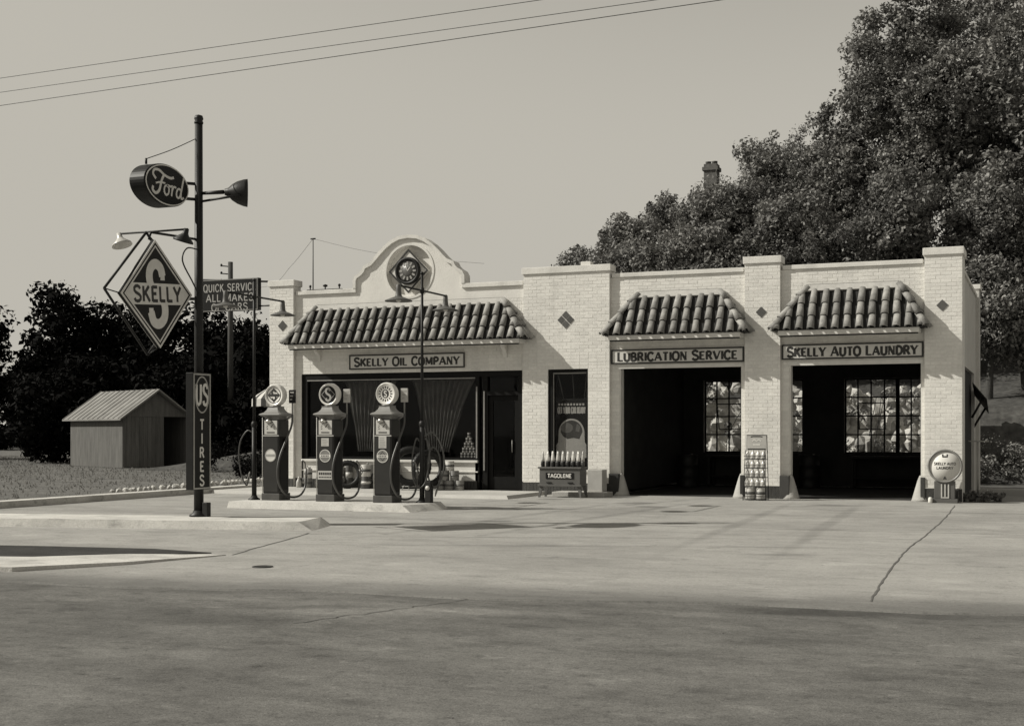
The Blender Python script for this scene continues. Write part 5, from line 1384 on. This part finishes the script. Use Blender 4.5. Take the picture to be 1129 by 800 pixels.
# --- radio mast, aerial wire and lamp rail on the office roof
rm = thing('radio_mast', (-17.99, 28.9, 4.92), 'thin radio mast standing on the office roof', 'mast')
m_ = MB(); m_.cyl((-17.99, 28.9, 4.92), (-17.99, 28.9, 6.60), .016, .012, 6); m_.build('shaft', 'steel_dark', rm)
m_ = MB(); m_.cyl((-18.06, 28.9, 6.58), (-17.92, 28.9, 6.58), .02, n=6); m_.build('insulator', 'steel_dark', rm)
m_ = MB(); m_.tube(spline([(-17.99, 28.9, 6.58), (-16.8, 29.4, 6.28), (-15.6, 30.0, 6.1), (-14, 31, 6.0)], 6), .004, 4); m_.build('aerial_wire', 'wire', rm)
m_ = MB(); m_.tube(spline([(-17.99, 28.9, 6.58), (-19.5, 30.2, 6.1), (-21.5, 32, 5.8), (-34.9, 49, 8.2)], 6), .004, 4); m_.build('aerial_wire', 'wire', rm)
lr = thing('lamp_rail', (-17.4, 28.62, 5.17), 'short rail with three small lamps on the office parapet', 'lamp')
m_ = MB(); m_.box(-17.98, -16.95, 28.58, 28.66, 5.172, 5.205); m_.build('rail', 'steel_dark', lr)
for xx, rr_ in ((-17.9, .03), (-17.45, .06), (-17.03, .035)):
    m_ = MB(); m_.lathe((xx, 28.62, 5.205), [(.015, 0), (.015, .05), (rr_, .07), (rr_, .11), (0, .13)], 10); m_.build('lamp', 'steel_dark', lr)

# --- overhead wires
for k, ((a, b), rr_) in enumerate([(((-15.24, 18.03), (-11.58, 17.91)), .0055), (((-15.87, 18.77), (-9.91, 18.55)), .0055), (((-16.45, 19.46), (-8.98, 19.01)), .0065)]):
    A_ = Vector((a[0], a[1], 8)); B_ = Vector((b[0], b[1], 8)); dv = (B_ - A_).normalized()
    m_ = MB(); m_.tube([A_ - dv * 45, A_ - dv * 15, A_, B_, B_ + dv * 15, B_ + dv * 45], rr_, 5)
    t = m_.build('overhead_wire', 'wire')
    tag(t, ['uppermost overhead wire crossing the sky at the upper left', 'middle overhead wire crossing the sky at the upper left', 'lowest overhead wire crossing the sky at the upper left'][k], 'wire', 'overhead wires')

# ================================================================== BACKGROUND LEFT
up_ = thing('utility_pole', (-34.93, 49.06, 0), 'weathered utility pole with a whitewashed foot behind the pumps', 'pole')
m_ = MB(); m_.cyl((-34.93, 49.06, 1.75), (-34.93, 49.06, 9.3), .145, .11, 12); m_.build('shaft', 'pole_wood', up_)
m_ = MB(); m_.cyl((-34.93, 49.06, -.05), (-34.93, 49.06, 1.75), .155, .147, 12); m_.build('painted_foot', 'stone_white', up_)
m_ = MB()
for z in (9.1, 8.75, 8.4, 8.05): m_.cyl((-35.05, 49.06, z), (-35.35, 48.95, z + .03), .025, n=6); m_.lathe((-35.35, 48.95, z), [(.03, 0), (.05, .03), (.05, .1), (0, .13)], 8)
m_.build('insulator', 'steel_dark', up_)
# shed
sh = thing('shed', (-35.3, 44.3, 0), 'weathered board shed with gabled roof at the left edge', 'shed')
sh.rotation_euler = (0, 0, 0)
def S(px, py, pz):   # shed-local to world
    a = R(-24); return (-35.3 + px * math.cos(a) - py * math.sin(a), 44.3 + px * math.sin(a) + py * math.cos(a), pz)
def sbox(m, x0, x1, y0, y1, z0, z1): return m.hull([S(x0, y0, z0), S(x1, y0, z0), S(x1, y1, z0), S(x0, y1, z0)], [S(x0, y0, z1), S(x1, y0, z1), S(x1, y1, z1), S(x0, y1, z1)])
m_ = MB(); sbox(m_, -5, -.04, -1.5, -1.46, 0, 2.15); sbox(m_, -5, -.04, 1.46, 1.5, 0, 2.15); sbox(m_, -5, -4.96, -1.46, 1.46, 0, 2.15); sbox(m_, -.09, -.04, -1.46, .35, 0, 2.15); m_.build('wall', 'shed_board', sh)
for k in range(10):
    m_ = MB(); y0 = -1.49 + k * .186; sbox(m_, -.038, -.02 + rnd.uniform(0, .008), y0, y0 + .178, .02, 2.14 + rnd.uniform(-.02, .02)); m_.build('board', 'shed_board', sh)
m_ = MB(); m_.hull([S(-.06, -1.5, 2.15), S(-.06, 1.5, 2.15), S(-.06, 0, 3.2)], [S(-.02, -1.5, 2.15), S(-.02, 1.5, 2.15), S(-.02, 0, 3.2)]); m_.build('gable', 'shed_board', sh)
for sg in (-1, 1):
    m_ = MB(); m_.hull([S(-5.3, sg * 1.75, 1.98), S(.3, sg * 1.75, 1.98), S(.3, 0, 3.24), S(-5.3, 0, 3.24)], [S(-5.3, sg * 1.75, 2.05), S(.3, sg * 1.75, 2.05), S(.3, 0, 3.32), S(-5.3, 0, 3.32)]); rf = m_.build('roof', 'shed_roof', sh)
    for k in range(12):
        m_ = MB(); xx = -5.2 + k * .48; m_.cyl(S(xx, sg * 1.75, 2.06), S(xx, 0, 3.33), .022, n=5); m_.build('roof_batten', 'shed_roof', rf)
tyre('white_wheel', -38.9, 51.0, 0, .50, R(12), R(4), 'whitewashed tyre standing on edge beside the dark shed', None, 'stone_white', .11)
lb = thing('leaning_board', (-35.9, 48.2, 0), 'white board leaning near the utility pole behind the tall sign', 'board')
m_ = MB(); m_.hull([(-35.75, 48.2, 0), (-35.45, 48.32, 0), (-35.45, 48.38, 0), (-35.75, 48.26, 0)], [(-36.2, 48.3, 1.15), (-35.9, 48.42, 1.05), (-35.9, 48.48, 1.05), (-36.2, 48.36, 1.15)]); m_.build('plank', 'stone_white', lb)
m_ = MB(); m_.hull([(-35.35, 48.4, 0), (-35.27, 48.42, 0), (-35.27, 48.48, 0), (-35.35, 48.46, 0)], [(-35.75, 48.5, 1.0), (-35.67, 48.52, 1.0), (-35.67, 48.58, 1.0), (-35.75, 48.56, 1.0)]); m_.build('batten', 'stone_white', lb)
# parasol
px_, py_ = -25.54, 38.39
pr_ = thing('parasol', (px_, py_, 0), 'striped canvas parasol behind the left gas pump', 'parasol')
m_ = MB(); m_.cyl((px_, py_, 0), (px_, py_, 3.1), .025, n=8); m_.lathe((px_, py_, 3.08), [(.03, 0), (.035, .04), (.012, .10), (0, .2)], 8); m_.build('pole', 'steel_grey', pr_)
for k in range(24):
    a0, a1 = 2 * math.pi * k / 24, 2 * math.pi * (k + 1) / 24
    m_ = MB(); c0 = (math.cos(a0), math.sin(a0)); c1 = (math.cos(a1), math.sin(a1)); v = []
    for rr_, z in ((.02, 3.10), (.30, 2.98), (.55, 2.82), (.74, 2.66), (.75, 2.40)):
        v += [(px_ + rr_ * c0[0], py_ + rr_ * c0[1], z), (px_ + rr_ * c1[0], py_ + rr_ * c1[1], z)]
    v += [(p[0] + (px_ - p[0]) * .02, p[1] + (py_ - p[1]) * .02, p[2] - .008) for p in v]
    f = [(2 * q, 2 * q + 1, 2 * q + 3, 2 * q + 2) for q in range(4)] + [(10 + 2 * q + 2, 10 + 2 * q + 3, 10 + 2 * q + 1, 10 + 2 * q) for q in range(4)] + [(8, 9, 19, 18)]
    m_.add(v, f); m_.build('canopy_panel', 'stripe_light' if k % 2 else 'stripe_dark', pr_)

# --- stones: edging on the lawn, retaining wall behind
def rock_mesh(seed, mt, sub=1):
    bm = bmesh.new(); bmesh.ops.create_icosphere(bm, subdivisions=sub, radius=1.0); rg_ = random.Random(seed)
    for v in bm.verts: v.co = v.co * rg_.uniform(.80, 1.15); v.co = Vector((max(-.82, min(.82, v.co.x)), max(-.85, min(.85, v.co.y)), max(-.80, min(.80, v.co.z))))
    me = bpy.data.meshes.new('stone'); bm.to_mesh(me); bm.free(); me.materials.append(MATS[mt]); return me
WR = [rock_mesh(s, 'stone_white') for s in range(3)]
ed = thing('stone_edging', (-21.4, 29, 0), 'row of whitewashed stones edging the lawn behind the kerb', 'stones')
for k in range(40):
    f_ = k / 39; inst('stone', WR[k % 3], ed, (-20.85 - 1.25 * f_ + rnd.uniform(-.05, .05), 24.6 + 9.0 * f_, .07), (rnd.random(), rnd.random(), rnd.random() * 6), (rnd.uniform(.07, .11),) * 3)
SR = [rock_mesh(s + 20, 'stone') for s in range(6)]
rw_ = thing('stone_retaining_wall', (-6, 40.2, 0), 'rough rubble stone bank seen through the rear windows of the bays', 'wall')
m_ = MB(); m_.box(-15.5, -2.3, 40.28, 40.7, -.1, 2.6); m_.build('backing', 'stone', rw_)
for k in range(300):
    z = rnd.uniform(.1, 3.0); x = rnd.uniform(-12.0, -2.4); s_ = rnd.uniform(.15, .33)
    inst('stone', SR[k % 6], rw_, (x, 40.15 + rnd.uniform(-.10, .12) + z * .06, z), (rnd.uniform(0, 6), rnd.uniform(0, 6), rnd.uniform(0, 6)), (s_ * rnd.uniform(.8, 1.5), s_, s_ * rnd.uniform(.6, 1.1)))

# ================================================================== TREES
def leaf_cloud(name, C, Rb, per, size, mt, seed, flat=.0):
    """leaf faces on the shells of many clumps; C (n,3) clump centres, Rb (n,) clump radii"""
    g = np.random.default_rng(seed)
    n = len(C) * per
    idx = np.repeat(np.arange(len(C)), per)
    dirs = g.normal(size=(n, 3)); dirs /= np.linalg.norm(dirs, axis=1)[:, None]
    rad = Rb[idx] * g.uniform(.35, 1.08, n) ** .6
    pos = C[idx] + dirs * rad[:, None] * np.array([1, 1, .82])
    nrm = dirs * .9 + g.normal(size=(n, 3)) * .75 + np.array([0, 0, .45]); nrm /= np.linalg.norm(nrm, axis=1)[:, None]
    t = np.cross(nrm, g.normal(size=(n, 3))); t /= np.linalg.norm(t, axis=1)[:, None]
    b = np.cross(nrm, t)
    L = size * (g.uniform(.55, 1.3, n) * g.uniform(.75, 1.35, len(C))[idx])[:, None]; Wd = L * g.uniform(.42, .62, n)[:, None]
    v = np.empty((n, 4, 3))
    v[:, 0] = pos - t * L * .5; v[:, 1] = pos + b * Wd * .5 + nrm * L * .08; v[:, 2] = pos + t * L * .5; v[:, 3] = pos - b * Wd * .5 + nrm * L * .08
    me = bpy.data.meshes.new(name)
    me.vertices.add(n * 4); me.vertices.foreach_set('co', v.reshape(-1).astype(np.float32))
    me.loops.add(n * 4); me.loops.foreach_set('vertex_index', np.arange(n * 4, dtype=np.int32))
    me.polygons.add(n); me.polygons.foreach_set('loop_start', np.arange(0, n * 4, 4, dtype=np.int32)); me.polygons.foreach_set('loop_total', np.full(n, 4, dtype=np.int32))
    me.update(calc_edges=True); me.validate(); me.materials.append(MATS[mt])
    return me

def tree(name, x, y, z0, ztop, r, label, group, seed, leaves, mt='leaf', size=.19, zlow=None, clump=.62, lean=0.0, nclump=None, per=90):
    g = np.random.default_rng(seed); rg_ = random.Random(seed)
    t = thing(name, (x, y, z0), label, 'tree', group)
    zl = z0 + (ztop - z0) * .22 if zlow is None else zlow
    hz = (ztop - zl) / 2; cz = (ztop + zl) / 2
    nc = nclump or max(12, int(leaves / per))
    # several leading masses make the outline uneven
    M = []
    nm = 7
    for k in range(nm):
        a = 2 * math.pi * k / nm + g.uniform(-.5, .5); f_ = g.uniform(.30, .62); zz = g.uniform(-.75, .55)
        M.append((x + math.cos(a) * r * f_, y + math.sin(a) * r * f_, cz + zz * hz, r * g.uniform(.42, .62)))
    M.append((x + g.uniform(-.15, .15) * r, y, ztop - r * .42, r * .42)); M.append((x + g.uniform(-.3, .3) * r, y, cz, r * .7))
    M.append((x + g.uniform(-.35, .35) * r, y, cz + hz * .35, r * .58))
    M = np.array(M)
    pick = g.choice(len(M), nc, p=M[:, 3] ** 2 / np.sum(M[:, 3] ** 2))
    d_ = g.normal(size=(nc, 3)); d_ /= np.linalg.norm(d_, axis=1)[:, None]
    C = M[pick, :3] + d_ * (M[pick, 3] * g.uniform(.55, 1.05, nc) ** .7)[:, None]
    C[:, 2] = np.minimum(C[:, 2], ztop - .15)
    Rb = clump * g.uniform(.45, 1.15, nc)
    me = leaf_cloud('crown', C - np.array([x, y, z0]), Rb, per, size, mt, seed + 1)
    cr = bpy.data.objects.new('crown', me); link(cr, t)
    # trunk and limbs
    m_ = MB(); rt_ = .045 * (ztop - z0) * .42 + .06
    pts = [(x, y, z0 - .2), (x + rg_.uniform(-.1, .1), y, z0 + (zl - z0) * .6), (x + rg_.uniform(-.2, .2), y + rg_.uniform(-.2, .2), cz - hz * .2), (x + rg_.uniform(-.3, .3), y, cz + hz * .6)]
    sp_ = spline(pts, 5); m_.tube(sp_, [rt_ * (1 - .8 * i / (len(sp_) - 1)) for i in range(len(sp_))], 9); tk = m_.build('trunk', 'bark', t)
    for k in range(len(M) - 1):
        q = Vector(M[k, :3]); s_ = Vector(sp_[int(len(sp_) * rg_.uniform(.35, .7))]); mid = (s_ + q) / 2 + Vector((rg_.uniform(-.2, .2), rg_.uniform(-.2, .2), .25))
        m_ = MB(); lp = spline([s_, mid, q], 4); m_.tube(lp, [rt_ * .38 * (1 - .75 * i / (len(lp) - 1)) for i in range(len(lp))], 6); m_.build('limb', 'bark', tk)
        for j in range(3):
            e_ = q + Vector((rg_.uniform(-1, 1), rg_.uniform(-1, 1), rg_.uniform(-.4, 1))).normalized() * M[k, 3] * .9
            m_ = None
    return t

GR = 'trees on the slope behind the station'
RT = [  # x, y, top, radius, leaves, material, label, leaf size
 (-19.25, 52.57, 9.74, 1.3, 7000, 'leaf', 'low round tree peeping over the wide pier, leftmost of the right hand trees', .17),
 (-16.28, 51.44, 11.22, 1.75, 15000, 'leaf', 'rounded tree rising just right of the wide pier', .18),
 (-14.82, 53.22, 11.83, 1.75, 14000, 'leaf', 'tree left of the chimney with a blunt crown', .18),
 (-12.45, 52.0, 12.40, 2.0, 18000, 'leaf', 'leafy tree in front of the chimney, its right neighbour', .18),
 (-11.81, 55.46, 14.46, 1.9, 18000, 'leaf', 'pointed tree top right of the chimney', .18),
 (-12.34, 65.97, 17.43, 2.4, 6000, 'leaf_pale', 'thin pale tree showing sky between two darker crowns', .17),
 (-8.55, 54.57, 15.62, 2.5, 30000, 'leaf', 'broad tree at mid height left of the tallest tree', .19),
 (-4.59, 53.98, 20.67, 3.7, 62000, 'leaf', 'tallest tree rising out of the picture above the right bay', .20),
 (-0.6, 52.0, 18.16, 3.0, 34000, 'leaf', 'tall tree at the right edge beside the tallest one', .20),
 (-15.4, 47.6, 9.1, 1.6, 12000, 'leaf', 'low tree showing over the parapet of the middle bay, left', .18),
 (-12.35, 46.6, 9.30, 2.2, 20000, 'leaf', 'low bushy tree behind the parapet of the middle bay', .18),
 (-8.7, 47.6, 10.46, 2.3, 24000, 'leaf', 'dense tree behind the pier between the two bays', .18),
 (-5.4, 47.7, 11.1, 2.3, 26000, 'leaf', 'dense tree behind the parapet of the right bay', .18),
 (-1.75, 44.3, 7.2, 1.5, 20000, 'leaf', 'bushy tree filling the gap beside the rear corner of the station', .17),
 (-0.6, 45.5, 6.4, 1.5, 18000, 'leaf', 'bushy tree at the far right edge on the slope', .17),
 (-0.9, 58.0, 22.5, 4.2, 42000, 'leaf', 'very tall tree behind the others at the right edge', .21),
 (-2.1, 48.6, 10.6, 2.0, 26000, 'leaf', 'dense tree just right of the rightmost pier', .18),
 (-0.1, 49.2, 9.6, 2.0, 22000, 'leaf', 'dense tree at the right edge below the tall one', .18),
]
for k, (x, y, zt_, r, lv, mt, lab, sz) in enumerate(RT):
    tree('leafy_tree', x, y, hill_z(x, y), zt_, r, lab, GR, 100 + k * 7, int(lv * 1.45), mt, sz * .84, zlow=hill_z(x, y) + 1.4 if k > 8 else None, clump=.56 if mt == 'leaf' else .5, per=100 if mt == 'leaf' else 60)
GLf = 'dark trees behind the shed'
LT = [
 (-41.0, 54.3, 8.8, 3.0, 'broad dark tree at the far left behind the shed', 1.0),
 (-37.2, 54.5, 9.2, 2.8, 'dark tree directly above the shed roof', 1.0),
 (-34.0, 57.5, 9.6, 2.6, 'dark tree behind the diamond sign', 1.0),
]
LT = [(-56.12, 53.93, 8.8, 3.2, 'broad dark tree at the far left edge beyond the shed'),
 (-49.5, 54.0, 9.2, 3.0, 'dark tree left of the diamond sign beyond the shed roof'),
 (-47.7, 56.6, 9.6, 2.9, 'dark tree directly behind the diamond sign'),
 (-42.6, 54.4, 8.4, 2.6, 'dark tree behind the sign pole'),
 (-41.8, 57.0, 8.4, 2.4, 'dark tree behind the hanging board sign'),
 (-39.1, 55.6, 7.45, 1.7, 'dark tree below the hanging board sign near the pier'),
 (-36.8, 54.3, 6.5, 1.3, 'small dark tree against the left pier of the station'),
 (-37.6, 49.9, 4.9, 2.6, 'low dark bushy tree right of the shed'),
 (-43.8, 49.6, 4.9, 3.0, 'low dark bushy tree behind the shed'),
 (-33.2, 49.6, 3.6, 1.9, 'low dark bush behind the left gas pump'),
]
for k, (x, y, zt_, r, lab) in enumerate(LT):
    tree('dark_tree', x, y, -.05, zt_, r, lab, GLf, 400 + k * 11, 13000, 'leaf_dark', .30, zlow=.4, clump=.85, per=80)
# far wood that closes the horizon
fw = []
g = np.random.default_rng(5)
C = np.stack([g.uniform(-170, 60, 900), g.uniform(82, 100, 900), g.uniform(0, 6.8, 900)], 1)
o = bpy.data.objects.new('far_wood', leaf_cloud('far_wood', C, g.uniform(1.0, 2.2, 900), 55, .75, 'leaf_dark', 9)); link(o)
tag(o, 'dark mass of distant woodland along the horizon', 'woodland', kind='stuff')

# shrub at the foot of the pipe post
def shrub(x, y, h, r, label, group, seed, mt='leaf', n=14, per=45):
    g = np.random.default_rng(seed); t = thing('shrub', (x, y, 0), label, 'shrub', group)
    C = np.stack([g.uniform(-r, r, n), g.uniform(-r, r, n), g.uniform(.15, .85, n) * h], 1)
    o = bpy.data.objects.new('foliage', leaf_cloud('foliage', C, g.uniform(.3, .6, n) * r, per, .09, mt, seed)); link(o, t)
    m_ = MB()
    for k in range(5): m_.cyl((x + g.uniform(-.03, .03), y, 0), (x + g.uniform(-r, r) * .7, y + g.uniform(-r, r) * .7, h * .7), .01, .004, 5)
    m_.build('stem', 'bark', t); return t
shrub(-1.52, 28.75, .22, .13, 'small potted looking shrub at the foot of the pipe post, left', 'shrubs at the corner', 31)
shrub(-1.22, 28.7, .24, .14, 'small shrub at the foot of the pipe post, right', 'shrubs at the corner', 32)
shrub(-.95, 28.9, .2, .12, 'small shrub right of the pipe post', 'shrubs at the corner', 33)
for k, (x, y, h, r) in enumerate(((-29.5, 40, .9, .6), (-30.8, 42.5, 1.1, .7), (-27.6, 40.5, .8, .6), (-23.0, 33.5, .7, .5), (-24.5, 36, .9, .6))):
    shrub(x, y, h, r, ['low dark shrub on the lawn behind the lamp post', 'rounded dark shrub near the leaning board', 'dark shrub behind the left gas pump', 'small dark shrub beside the left pier', 'dark shrub under the parasol'][k], 'shrubs on the lawn', 50 + k, 'leaf_dark', 20, 60)

# house on the hill, only its chimney stands clear of the trees
hx, hy = -15.8, 60.6; hz0 = hill_z(hx, hy)
ho = thing('hill_house', (hx, hy, hz0), 'brick chimney of a house hidden behind the trees', 'house')
m_ = MB(); m_.box(hx - 3.2, hx + 3.0, hy, hy + 6, hz0 - .5, 9.3); m_.build('wall', 'house_brick', ho)
m_ = MB(); m_.hull([(hx - 3.5, hy - .3, 9.3), (hx - 3.5, hy + 6.3, 9.3), (hx - 3.5, hy + 3, 11.6)], [(hx + 3.3, hy - .3, 9.3), (hx + 3.3, hy + 6.3, 9.3), (hx + 3.3, hy + 3, 11.6)]); rf = m_.build('roof', 'tile_deck', ho)
cx, cy = hx + .35, hy + 1.0
m_ = MB(); m_.bbox(cx - .33, cx + .33, cy - .3, cy + .3, 9.4, 14.75, .01); m_.build('chimney', 'house_brick', rf)
m_ = MB(); m_.bbox(cx - .40, cx + .40, cy - .37, cy + .37, 14.42, 14.6, .01); m_.build('chimney_band', 'house_brick', rf)
for dx in (-.17, .15):
    m_ = MB(); m_.lathe((cx + dx, cy, 14.75), [(.15, 0), (.14, .12), (.16, .15), (.1, .16)], 10); m_.build('chimney_pot', 'house_brick', rf)

# creeper over the stone bank
cr_ = thing('creeper', (-6, 40.1, 0), 'ragged creeper hanging over the stone bank behind the bays', 'plant')
g = np.random.default_rng(77)
C = np.stack([g.uniform(-12, -2.4, 70), g.uniform(39.8, 40.0, 70), g.uniform(.2, 3.4, 70)], 1)
o = bpy.data.objects.new('foliage', leaf_cloud('foliage', C - np.array([-6, 40.1, 0]), g.uniform(.10, .26, 70), 36, .11, 'leaf_pale', 78)); link(o, cr_)
m_ = MB()
for k in range(14):
    x = rnd.uniform(-11.5, -2.8); m_.tube(spline([(x, 40.05, 0), (x + rnd.uniform(-.3, .3), 39.95, 1.2), (x + rnd.uniform(-.5, .5), 40.0, 2.6)], 4), .012, 5)
m_.build('stem', 'bark', cr_)
for k, (x, y, h, r) in enumerate(((-1.6, 41.2, 1.5, .8), (-.6, 40.6, 1.2, .8), (-2.0, 39.6, .9, .5), (.3, 41.5, 1.6, .9))):
    shrub(x, y, h, r, ['dark shrub on the slope just right of the station rear corner', 'low wide shrub at the foot of the slope at the right edge', 'small shrub hugging the rear corner of the station', 'tall shrub at the far right edge of the slope'][k], 'shrubs on the slope', 90 + k, 'leaf', 26, 70)

# rough grass on the lawn
g = np.random.default_rng(12); n = 42000
gx_ = -19.7 - g.uniform(0, 1, n) ** .8 * 45; gy_ = g.uniform(16, 62, n)
keep = ((gx_ + 35.3) * .9135 - (gy_ - 44.3) * .4067 > .25) | ((gx_ + 35.3) * .9135 - (gy_ - 44.3) * .4067 < -5.3) | (np.abs((gx_ + 35.3) * .4067 + (gy_ - 44.3) * .9135) > 1.75)
gx_, gy_ = gx_[keep], gy_[keep]; n = len(gx_)
h_ = g.uniform(.02, .09, n); an = g.uniform(0, 6.28, n); w_ = g.uniform(.012, .03, n)
v = np.zeros((n, 3, 3)); v[:, 0] = np.stack([gx_ - np.cos(an) * w_, gy_ - np.sin(an) * w_, np.full(n, -.012)], 1); v[:, 1] = np.stack([gx_ + np.cos(an) * w_, gy_ + np.sin(an) * w_, np.full(n, -.012)], 1)
v[:, 2] = np.stack([gx_ + g.normal(0, .03, n), gy_ + g.normal(0, .03, n), h_], 1)
me = bpy.data.meshes.new('grass'); me.vertices.add(n * 3); me.vertices.foreach_set('co', v.reshape(-1).astype(np.float32))
me.loops.add(n * 3); me.loops.foreach_set('vertex_index', np.arange(n * 3, dtype=np.int32)); me.polygons.add(n)
me.polygons.foreach_set('loop_start', np.arange(0, n * 3, 3, dtype=np.int32)); me.polygons.foreach_set('loop_total', np.full(n, 3, dtype=np.int32)); me.update(calc_edges=True)
me.materials.append(MATS['grass_blade']); o = bpy.data.objects.new('grass', me); link(o); tag(o, 'rough short grass on the lawn left of the lot', 'grass', kind='stuff')

# workbenches and drums in the bays
def bench(x, label):
    t = thing('workbench', (x, 34.6, .01), label, 'workbench', 'workbenches in the bays')
    m_ = MB(); m_.bbox(x - 1.1, x + 1.1, 34.3, 34.95, .80, .86, .006); m_.build('top', 'wood_dark', t)
    for dx in (-1.0, 1.0):
        for dy in (34.36, 34.88):
            m_ = MB(); m_.bbox(x + dx - .04, x + dx + .04, dy - .04, dy + .04, .009, .80, .004); m_.build('leg', 'wood_dark', t)
    m_ = MB(); m_.bbox(x - .98, x + .98, 34.4, 34.85, .25, .28, .004); m_.build('shelf', 'wood_dark', t)
bench(-7.7, 'dark workbench below the rear window of the middle bay')
bench(-3.8, 'dark workbench below the rear window of the right bay')
def drum(x, y, label):
    t = thing('oil_drum', (x, y, .009), label, 'drum', 'oil drums in the bays')
    m_ = MB(); m_.lathe((x, y, .009), [(.28, 0), (.29, .02), (.28, .03), (.28, .28), (.295, .30), (.28, .32), (.28, .58), (.295, .60), (.28, .62), (.28, .86), (.29, .88), (.27, .875), (0, .87)], 24); m_.build('body', 'steel_dark', t)
    m_ = MB(); m_.lathe((x + .12, y, .879), [(.03, 0), (.03, .03), (0, .035)], 10); m_.build('bung', 'steel_grey', t)
drum(-9.1, 33.6, 'oil drum in the shadow at the left of the middle bay')
drum(-5.9, 34.2, 'oil drum in the shadow between the two bays')
